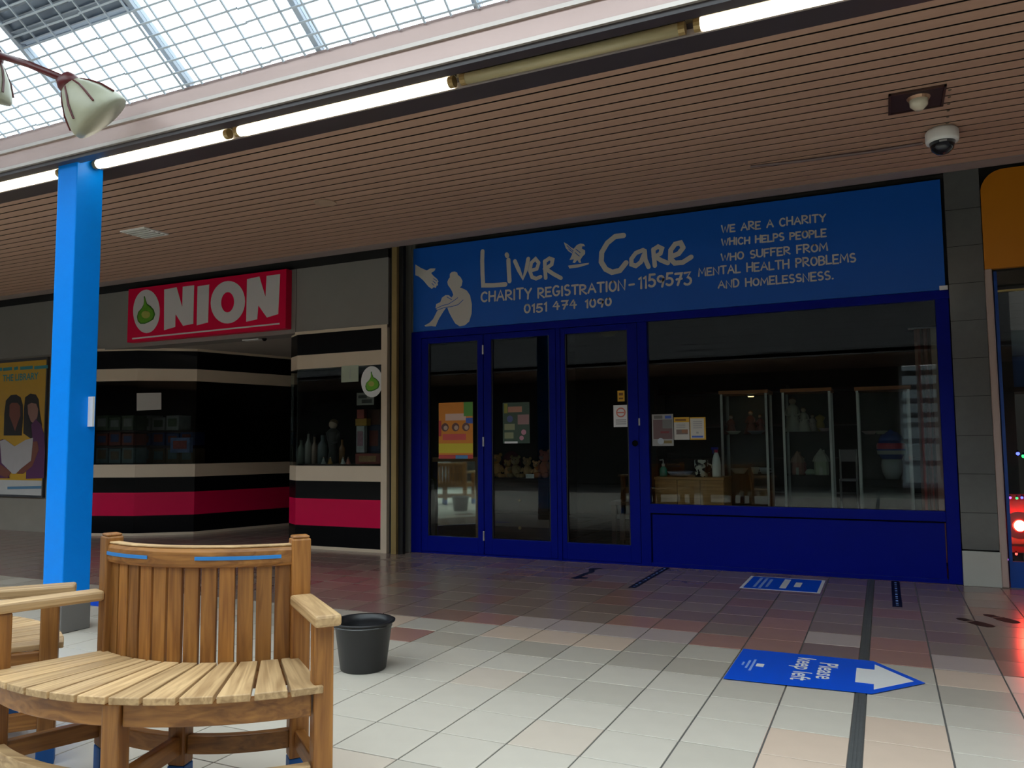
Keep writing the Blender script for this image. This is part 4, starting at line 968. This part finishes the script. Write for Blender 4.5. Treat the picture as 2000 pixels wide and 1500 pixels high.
for r, (yb_, yt_) in enumerate(rows):
    for (_, xa_, xb_, yy_) in lay:
        za = W((xa_+xb_)/2, yb_+2, 1, yy_).z
        BX('shelf', DKWOOD, (W(xa_, 900, 1, yy_).x, yy_-.02, za-.02), (W(xb_, 900, 1, yy_).x, yy_+.25, za-.002), sh)
        n = 3 if xb_ < 270 else 4
        if r == 2 and n == 4: n = 3
        for k in range(n):
            xw = (xb_-xa_)/ (3 if xb_ < 270 else 4)
            ci = (cnt*5+r*2+k) % 6
            nm = ['teal', 'dark red', 'moss green', 'brown', 'navy', 'grey'][ci]
            carton(xa_+xw*k+2, yt_+4*((k+r) % 2), xa_+xw*(k+1)-2, yb_, yy_, bm(ci), '%s toy box, %s on the %s shelf of the left window' % (nm, ('first', 'second', 'third', 'fourth', 'fifth', 'sixth', 'seventh')[k if xb_ < 270 else k+3]+' from the left', positions[r]), face=bm((ci+3) % 6))
            cnt += 1
carton(333, 855, 370, 884, 7.97, mat('carton_bright', (.10, .16, .36), .35, var=.6, scale=12), 'bright blue and red toy box at the right end of the left window display', .06, face=mat('carton_print_red', (.30, .05, .05), .4, var=.6, scale=20))
t = sh
BX('leg', DKWOOD, (-9.2, 8.0, 0), (-9.16, 8.2, .9), sh)
# right window stock
ysr = D2+.22
zsill = W(660, 906, 1, ysr).z
tag(BX('display_ledge', DKWOOD, (R1.x+.06, D2+.06, zsill-.03), (R2.x-.02, D2+.60, zsill)), 'dark display ledge inside the right gift shop window', 'shelf')
def rx(px, dy=.22): return W(px, 900, 1, D2+dy).x
carton(694, 886, 742, 907, D2+.12, mat('carton_boardgame', (.22, .03, .02), .35, var=.5, scale=16), 'wide red board game box in the right gift shop window', .20, face=mat('carton_gold', (.30, .16, .06), .4, var=.6, scale=25))
carton(696, 832, 711, 884, D2+.18, mat('carton_white', (.35, .37, .40), .4, var=.4, scale=25), 'tall white toy box standing on the board game box', .06, face=mat('carton_pinkdots', (.30, .15, .20), .4, var=.7, scale=30))
carton(694, 818, 716, 831, D2+.18, mat('carton_yellow', (.40, .22, .02), .4, var=.3), 'yellow toy box on top of the tall white box', .08)
carton(697, 800, 711, 817, D2+.18, mat('carton_red2', (.30, .05, .04), .4, var=.3), 'small red toy box at the top of the stack', .06)
carton(718, 830, 742, 885, D2+.30, mat('carton_navy2', (.02, .03, .08), .4, var=.5), 'tall navy toy box in the corner of the right window', .12, face=mat('carton_red3', (.20, .04, .03), .4, var=.5))
carton(718, 800, 742, 829, D2+.30, mat('carton_maroon', (.09, .03, .02), .4, var=.5), 'maroon toy box on the tall navy box', .12)
def bottle(px, h, r, m, label, dy=.24):
    p = Vector((rx(px, dy), D2+dy, zsill)); t = thing('bottle', label, 'bottle', p)
    MB().lathe([(r, 0), (r, h*.6), (r*.4, h*.75), (r*.4, h*.95)], p, 14).build('body', m, t, smooth=True); MB().lathe([(r*.45, h*.93), (r*.45, h)], p, 12).build('cap', BLACK, t)
for px, h, r, c, lb in ((588, .30, .045, (.14, .17, .15), 'dull green bottle at the left of the right gift shop window'), (602, .38, .04, (.20, .21, .20), 'tall pale bottle beside the dull green one'),
                        (614, .34, .035, (.22, .16, .13), 'pinkish bottle third from the left'), (630, .36, .06, (.10, .12, .13), 'broad dark grey bottle in the middle of the window'), (668, .30, .035, (.20, .09, .03), 'amber bottle right of the middle')):
    bottle(px, h, r, mat('bottle_%d' % px, c, .25, var=.3), lb)
for px, c, lb in ((632, (.35, .38, .38), 'tiny pale figurine at the front of the window'), (645, (.42, .20, .03), 'tiny orange figurine at the front of the window'), (670, (.45, .45, .42), 'tiny white figurine at the front of the window'), (680, (.40, .12, .08), 'tiny red figurine at the front of the window')):
    figurine(Vector((rx(px, .12), D2+.12, zsill)), .085, lb, c, wide=.36)
figurine(Vector((rx(650, .42), D2+.42, zsill+.0)), .52, 'tall thin gold topped figurine in the right gift shop window', (.05, .05, .05), (.4, .24, .05), .12)

# ------------------------------------------------------------------ far left: library poster and the wall under it
wl = struct(MB().box((-24, D2+.02, 0), (P0.x-.02, D2+.2, 2.475)).build('wall_left_shop', mat('taupe_wall', (.30, .265, .22), .7, var=.1)))
yp = D2-.02
q0 = W(-120, 712, 1, yp); q1 = W(91, 702, 1, yp); q2 = W(86, 968, 1, yp)
po = thing('poster', 'large yellow library poster of two women reading behind the blue post', 'poster', ((q0.x+q1.x)/2, yp, q2.z))
Zp = lambda a, b: pxz(a/4.6875, 680+b/4.6875, yp-.002)
zt_p = W(45, 706, 1, yp).z; zb_p = q2.z
BX('frame', mat('poster_frame', (.05, .05, .055), .4), (q0.x-.03, yp, zb_p-.03), (q1.x+.02, D2+.02, zt_p+.04), po)
BX('sheet', mat('poster_yellow', (.62, .34, .01), .4, var=.05), (q0.x, yp-.002, zb_p), (q1.x, yp, zt_p), po)
BX('footer', mat('poster_footer', (.60, .58, .56), .4), (q0.x, yp-.003, zb_p), (q1.x, yp-.002, W(45, 938, 1, yp).z), po)
HB = mat('poster_hair', (.016, .010, .010), .5); SK1 = mat('poster_skin', (.22, .065, .04), .5); SK2 = mat('poster_skin_pale', (.34, .17, .13), .5); PURP = mat('poster_purple', (.11, .02, .10), .5); BKW = mat('poster_book', (.50, .46, .46), .5); TEAL = mat('poster_teal', (.03, .26, .30), .5)
def pp(name, pts, m, lift): flat(name, pts, m, lift, Zf=Zp, yy=yp-.003, parent=po)
pp('picture_hair', [(35,800),(40,600),(55,480),(100,430),(150,425),(190,450),(210,520),(212,640),(200,800)], HB, .001)
pp('picture_hair', [(215,780),(220,560),(232,450),(280,415),(330,425),(355,470),(365,580),(385,700),(380,800),(300,840)], HB, .002)
pp('picture_face', [(90,520),(110,500),(160,500),(185,530),(188,620),(165,680),(140,760),(115,690),(88,620)], SK1, .003)
pp('picture_face', [(255,520),(290,500),(335,510),(352,560),(345,630),(315,690),(285,670),(260,600)], SK2, .004)
pp('picture_dress', [(290,700),(330,650),(380,700),(410,800),(415,950),(405,1190),(240,1195),(250,1000),(300,860)], PURP, .005)
pp('picture_sleeve', [(0,850),(30,830),(60,1000),(90,1190),(0,1190)], PURP, .005)
pp('picture_arm', [(0,1060),(60,1100),(110,1130),(70,1190),(0,1160)], SK1, .006)
pp('picture_arm', [(300,860),(345,850),(360,930),(300,1080),(215,1150),(160,1150),(200,1090),(280,1040)], SK1, .0062)
pp('picture_book', [(5,850),(50,835),(140,900),(150,1150),(120,1150),(40,1070),(20,1050)], BKW, .008)
pp('picture_book', [(140,900),(240,840),(310,820),(290,1030),(200,1100),(148,1150)], BKW, .009)
def font_text(txt, size, m, parent, name='lettering', bold=0.0):
    cu = bpy.data.curves.new('txt', 'FONT'); cu.body = txt; cu.size = size; cu.align_x = 'CENTER'; cu.align_y = 'CENTER'; cu.offset = bold
    ob = bpy.data.objects.new('txt', cu); COL.objects.link(ob)
    dg = bpy.context.evaluated_depsgraph_get(); me = bpy.data.meshes.new_from_object(ob.evaluated_get(dg))
    bpy.data.objects.remove(ob); bpy.data.curves.remove(cu)
    me.materials.clear(); me.materials.append(m)
    o = bpy.data.objects.new(name, me); COL.objects.link(o); o.parent = parent
    return o
lt = font_text('THE LIBRARY', .135, TEAL, po, bold=.003); c_ = Zp(185, 268); lt.location = Vector((c_[0], yp-.004, c_[1]))-Vector(po.location); lt.rotation_euler = (pi/2, 0, 0)
for k, (a, b) in enumerate(((-60, 20), (30, 110), (130, 165), (185, 300), (315, 440))):
    pp('picture_print', [(a, 185+(b-a)*0-k*5), (b, 178-k*6), (b, 208-k*6), (a, 214-k*5)], TEAL, .001)
pp('footer_print', [(70,1268),(380,1260),(380,1286),(70,1292)], mat('footer_blue', (.10, .24, .40), .5), .003)

# ------------------------------------------------------------------ right-hand shop: orange sign, dark window, coloured lights
yo3 = D-.05
og = thing('shop_sign', 'plain orange shop sign with rounded corner at the right edge', 'sign', (1.6, D, 2.54))
oxl = .80; r_ = .17
ptso = [(oxl, 2.545), (3.2, 2.545), (3.2, 3.36), (oxl+r_, 3.36)]+[(oxl+r_-r_*sin(a), 3.36-r_+r_*cos(a)) for a in [radians(v_) for v_ in (10, 25, 40, 55, 70, 85)]]+[(oxl, 3.36-r_)]
MB().prism([(a, yo3, b) for a, b in ptso], (0, .05, 0)).build('board', ORANGE, og)
w3 = struct(empty('window_6', (1.6, D, 0)))
LB = mat('mid_blue_frame', (.0, .06, .34), .4)
BX('frame', LB, (.862, D-.01, 0), (.885, D+.05, 2.53), w3); BX('lower_panel', LB, (.885, D+.0, 0), (3.2, D+.05, .20), w3)
BX('pane', SHOPGLASS, (.885, D+.015, .20), (3.2, D+.022, 2.53), w3)
BX('transom', mat('brass_line', (.5, .4, .15), .3, metal=.5), (.885, D+.0, 2.36), (3.2, D+.04, 2.375), w3)
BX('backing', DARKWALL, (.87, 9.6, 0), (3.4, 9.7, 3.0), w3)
def led(px, py, m, label, y=D+.10, r=.014):
    p = W(px, py, 1, y); t = thing('fairy_light', label, 'light', p, group='coloured fairy lights in the right hand shop')
    MB().ball(p, r, n=10, k=6).build('bulb', m, t, smooth=True); MB().tube([p+Vector((0, 0, r*.6)), p+Vector((0, 0, r*2.2))], r*.5, 8).build('socket', BLACK, t)
EB = mat('led_blue', (.05, .05, .8), .3, emit=(.08, .10, 1.0), es=6); EG = mat('led_green', (.05, .8, .1), .3, emit=(.05, 1.0, .2), es=3); ER = mat('led_red', (.9, .05, .05), .3, emit=(1.0, .05, .04), es=8); EV = mat('led_violet', (.5, .1, .8), .3, emit=(.4, .12, 1.0), es=4)
led(1988, 886, EB, 'blue fairy light of the upper row in the right hand shop'); led(1999, 891, EG, 'green fairy light of the upper row in the right hand shop')
led(1973, 972, EV, 'violet fairy light left in the middle row', r=.010); led(1986, 973, EG, 'green fairy light of the middle row', r=.010); led(1996, 972, EB, 'blue fairy light right in the middle row', r=.010)
led(1971, 1093, EV, 'violet fairy light left in the lowest row', r=.010); led(1980, 1099, EG, 'green fairy light of the lowest row'); led(1995, 1103, EB, 'blue fairy light right in the lowest row'); led(1985, 1082, ER, 'red fairy light above the lowest row', r=.010)
p = W(1992, 1027, 1, D+.12)
t = thing('red_lamp', 'glowing red lamp low in the window of the right hand shop', 'lamp', p)
MB().ball(p, (.040, .03, .044)).build('bulb', mat('red_glow', (1, .1, .05), .3, emit=(1.0, .055, .03), es=170.0), t, smooth=True)
MB().lathe([(.05, 0), (.10, -.03), (.11, -.035)], p, 20, axis=(0, -1, 0), closed=True).build('reflector', mat('red_reflector', (.5, .02, .02), .3), t, smooth=True)
t = thing('ride_panel', 'dark red panel carrying the glowing lamp behind the glass', 'panel', (1.25, D+.25, .25))
BX('panel', mat('ride_red', (.22, .015, .012), .35), (.90, D+.20, .25), (1.9, D+.26, .72), t); BX('band', mat('ride_brown', (.12, .05, .02), .4), (.90, D+.19, .32), (1.9, D+.20, .38), t)
t = thing('toy_crate', 'blue crate on a shelf inside the right hand shop', 'box', (1.2, D+.4, 1.62))
BX('shelf', DKWOOD, (.9, D+.3, 1.56), (2.2, D+.7, 1.60), t)
BX('crate', mat('crate_blue', (.03, .07, .25), .5), (.98, D+.35, 1.60), (1.22, D+.6, 1.86), t); BX('crate', mat('crate_pale', (.22, .25, .27), .5), (.93, D+.5, 1.88), (1.5, D+.7, 2.1), t)

# ------------------------------------------------------------------ floor stickers
FZ = .0016
def fpoly(pts, m, z0=0.0004, z1=FZ, name='sticker', parent=None):
    return MB().slab([(p[0], p[1]) for p in pts], z0, z1).build(name, m, parent)
ar = thing('floor_arrow', 'blue floor arrow reading Please keep left across the dark joint', 'sticker', (-.35, 4.33, 0))
fpoly([(-.758, 4.018), (-.758, 4.633), (-.095, 4.645), (.135, 4.327), (-.095, 4.048)], FSIGN, .0045, .0055, 'base', ar)
fpoly([(-.171, 4.47), (-.171, 4.21), (-.088, 4.21), (-.088, 4.118), (.085, 4.333), (-.088, 4.575), (-.088, 4.47)], FWHITE, .0055, .0062, 'white_arrow', ar)
for txt, x_, y_, s in (('Please', -.308, 4.353, .135), ('keep left', -.420, 4.350, .135)):
    o = font_text(txt, s, FWHITE, ar, bold=.0018); o.location = Vector((x_, y_, .0062))-Vector(ar.location); o.rotation_euler = (0, 0, -pi/2); o.scale = (.92, .95, 1)
BX('logo_square', FWHITE, (-.645, 4.30, .0055), (-.607, 4.355, .0062), ar)
lg = mat('logo_pale_blue', (.25, .40, .80), .5)
for x_, a, b in ((-.668, 4.21, 4.43), (-.692, 4.25, 4.40)): BX('logo_line', lg, (x_, a, .0055), (x_+.012, b, .0062), ar)
BX('logo_line', lg, (-.716, 4.30, .0055), (-.706, 4.36, .0062), ar)
sg = thing('floor_sign', 'white bordered blue rectangular floor notice before the shop window', 'sticker', (-.79, 6.86, 0))
fpoly([(-1.09, 6.555), (-.487, 6.555), (-.487, 7.18), (-1.09, 7.18)], FWHITE, .0004, .0014, 'border', sg)
fpoly([(-1.065, 6.58), (-.512, 6.58), (-.512, 7.155), (-1.065, 7.155)], FSIGN, .0014, .0022, 'field', sg)
for x_, a, b, w_ in ((-.70, 6.76, 6.98, .05), (-.80, 6.66, 7.10, .05), (-1.0, 6.64, 7.10, .022), (-.955, 6.62, 7.12, .022), (-.91, 6.68, 7.05, .022)): BX('print_line', lg if w_ < .03 else FWHITE, (x_, a, .0022), (x_+w_, b, .0028), sg)
def strip_tape(x0, x1, y0, y1, label):
    t = thing('floor_tape', label, 'tape', ((x0+x1)/2, (y0+y1)/2, 0))
    BX('tape', FNAVY, (x0, y0, .0004), (x1, y1, .0014), t); k = 0; yy = y0+.06
    while yy < y1-.1:
        L = .03+.03*((k*7) % 3); BX('print_mark', lg, ((x0+x1)/2-.008, yy, .0014), ((x0+x1)/2+.008, yy+L*.5, .002), t); yy += L+.03; k += 1
strip_tape(-1.912, -1.850, 6.24, 7.37, 'navy printed floor tape left of the blue floor notice')
strip_tape(.010, .072, 6.23, 7.37, 'navy printed floor tape right of the dark expansion joint')
FPM = mat('footprint_dark', (.012, .012, .011), .7, spec=.1)
def foot(c, ang, label, s=1.0):
    c = Vector((c[0], c[1], 0)); d = Vector((cos(ang), sin(ang), 0)); n = Vector((-d.y, d.x, 0)); t = thing('footprint_sticker', label, 'sticker', (c.x, c.y, 0))
    out = [(-.02, .045), (.03, .05), (.10, .046), (.135, .03), (.145, 0), (.135, -.03), (.10, -.046), (.03, -.048), (-.02, -.036)]
    fpoly([(c+d*a*s+n*b*s) for a, b in out], FPM, name='sole', parent=t)
    fpoly([(c+d*a*s+n*b*s) for a, b in [(-.04, .036), (-.10, .034), (-.125, .018), (-.13, 0), (-.125, -.018), (-.10, -.032), (-.04, -.032)]], FPM, name='heel', parent=t)
foot((.475, 5.90), radians(-50), 'left dark shoe print on the floor by the pillar'); foot((.64, 6.09), radians(-55), 'right dark shoe print on the floor by the pillar')
t = thing('floor_marker', 'small curved navy floor marker outside the folding doors', 'sticker', (-2.42, 6.75, 0))
mb = MB(); ribbon(mb, [(-2.46, 6.48), (-2.46, 6.70), (-2.44, 6.86), (-2.50, 7.02), (-2.44, 7.07)], .05, lambda q: Vector((q.x, q.y, .0012))); mb.build('curve', FNAVY, t)
fpoly([(-2.50, 6.47), (-2.36, 6.50), (-2.37, 6.57), (-2.49, 6.55)], FNAVY, name='foot_bar', parent=t)
tag(MB().slab([(-5.45, 4.02), (-5.18, 4.02), (-5.05, 4.12), (-5.18, 4.24), (-5.45, 4.24)], .0004, .0014).build('floor_arrow', FSIGN), 'small blue floor arrow partly hidden behind the bench back', 'sticker')

# ------------------------------------------------------------------ bucket
bc = Vector((-2.50, 3.47, 0))
bk = thing('bucket', 'round black plastic bucket on the pale tiles behind the bench arm', 'bucket', bc)
MB().lathe([(.112, 0), (.118, .006), (.146, .215), (.149, .218), (.149, .238), (.163, .240), (.165, .247), (.156, .251), (.143, .247), (.138, .215), (.108, .010), (0, .008)], bc, 40).build('shell', RUBBER, bk, smooth=True)
hp = [bc+Vector((.160*cos(a), 0.160*sin(a), .230-.02*sin(max(0, min(pi, a+.4))))) for a in [radians(v_) for v_ in range(190, 351, 16)]]
MB().tube(hp, .004, 6).build('handle', mat('wire_handle', (.06, .06, .06), .3, metal=.6), bk)
MB().lathe([(.0, .009), (.10, .010)], bc, 24).build('water', mat('bucket_residue', (.05, .055, .07), .08), bk)

# ------------------------------------------------------------------ curved slatted benches
def bench(C0, mid_deg, label):
    RI, RO, H = .62, 1.0, .36*0
    A = radians(36); rz = radians(mid_deg)
    base = Vector((C0[0]+.8*cos(rz), C0[1]+.8*sin(rz), 0))
    root = thing('bench', label, 'bench', base, rz, 'curved garden benches')
    def pol(r, a, z): return (r*cos(a)-.8, r*sin(a), z)
    def curved(name, r0, r1, z0, z1, a0, a1, m, n=16, bevel=.004, parent=root):
        mb = MB(); vs = []
        for k in range(n+1):
            a = a0+(a1-a0)*k/n; vs += [pol(r0, a, z0), pol(r1, a, z0), pol(r1, a, z1), pol(r0, a, z1)]
        fs = [(0, 1, 2, 3), tuple(4*n+i for i in (3, 2, 1, 0))]
        for k in range(n):
            o = 4*k
            for i in range(4): fs.append((o+i, o+4+i, o+4+(i+1) % 4, o+(i+1) % 4))
        mb.add(vs, fs); return mb.build(name, m, parent, world=False, bevel=bevel)
    def radial(name, r0, r1, a, w0, z0, z1, m, w1=None, bevel=.004, parent=root):
        """piece along a radius; its own mesh axis is x"""
        w1 = w0 if w1 is None else w1
        mb = MB().slab([(r0, -w0/2), (r1, -w1/2), (r1, w1/2), (r0, w0/2)], z0, z1)
        o = mb.build(name, m, parent, world=False, bevel=bevel)
        o.location = (-.8, 0, 0); o.rotation_euler = (0, 0, a); return o
    N = 12; st_ = 2*A/N
    e = .028
    for k in range(N):
        a = -A+st_*(k+.5); gap = .010
        radial('seat_slat', RI+.012, RO+.008, a, 2*(RI+.012)*math.tan(st_/2)*.955-gap*.7, .408, .430, WOOD_TOP, 2*(RO)*math.tan(st_/2)-gap, bevel=.003)
    for k in range(N):
        a = -A+.045+(2*A-.09)*(k+.5)/N
        radial('back_slat', RI-.006, RI+.010, a, (2*A-.09)/N*RI-.009, .395, .752, WOOD_Z, bevel=.002)
    rail = curved('top_rail', RI-.022, RI+.026, .744, .812, -A+.02, A-.02, WOOD_Y, bevel=.014)
    wt = curved('rail_cap', RI-.016, RI+.020, .811, .818, -A+.03, A-.03, WOOD_TOPY, bevel=.003, parent=rail); wt['label'] = 'weathered pale top of the rail'
    for a0, a1 in ((-33.5, -12), (4.5, 30)):
        i_ = curved('inlay', RI+.024, RI+.0285, .772, .784, radians(a0), radians(a1), INLAY, bevel=0, parent=rail); i_['label'] = 'blue inlaid line'
    # legs, each with a blue painted foot
    def leg(r, a, z1, w=.060, d=.060):
        lg_ = radial('leg', r-d/2, r+d/2, a, w, .095, z1, WOOD_Z, bevel=.006)
        ft = MB().slab([(r-d/2, -w/2), (r+d/2, -w/2), (r+d/2, w/2), (r-d/2, w/2)], 0, .095).build('foot', FOOT, lg_, world=False, bevel=.004); ft['label'] = 'blue painted foot'
        return lg_
    for s in (-1, 1):
        lp = leg(RI, s*A, .835, .066, .062); 
        MB().slab([(RI-.027, -.029), (RI+.027, -.029), (RI+.027, .029), (RI-.027, .029)], .835, .845).build('post_top', WOOD_Z, lp, world=False, bevel=.006)
        leg(.963, s*A, .610)
        ar_ = radial('armrest', RI+.031, 1.045, s*A, .078, .610, .646, WOOD_TOP, .082, bevel=.009)
        radial('side_stretcher', RI+.03, .935, s*A, .034, .130, .190, WOOD_X)
        radial('side_apron', RI+.03, .935, s*A, .030, .338, .407, WOOD_X)
    leg(RI, 0, .406); leg(.963, 0, .407, .058, .058)
    curved('front_apron', .948, .980, .336, .407, -A+.035, -.032, WOOD_Y); curved('front_apron', .948, .980, .336, .407, .032, A-.035, WOOD_Y)
    curved('back_apron', RI-.016, RI+.016, .338, .395, -A+.05, -.05, WOOD_Y); curved('back_apron', RI-.016, RI+.016, .338, .395, .05, A-.05, WOOD_Y)
    curved('back_stretcher', RI-.018, RI+.018, .130, .190, -A+.05, -.05, WOOD_Y); curved('back_stretcher', RI-.018, RI+.018, .130, .190, .05, A-.05, WOOD_Y)
    curved('front_stretcher', .944, .982, .130, .192, -A+.035, -.032, WOOD_TOPY); curved('front_stretcher', .944, .982, .130, .192, .032, A-.035, WOOD_TOPY)
    radial('centre_stretcher', RI+.03, .934, 0, .034, .130, .190, WOOD_X)
    return root
bench((-2.36, 2.60), 286, 'curved teak bench in the foreground with slatted back and blue inlaid rail')
bench((-3.45, 1.23), 87, 'second curved teak bench at the left edge, only its arm and seat end in view')
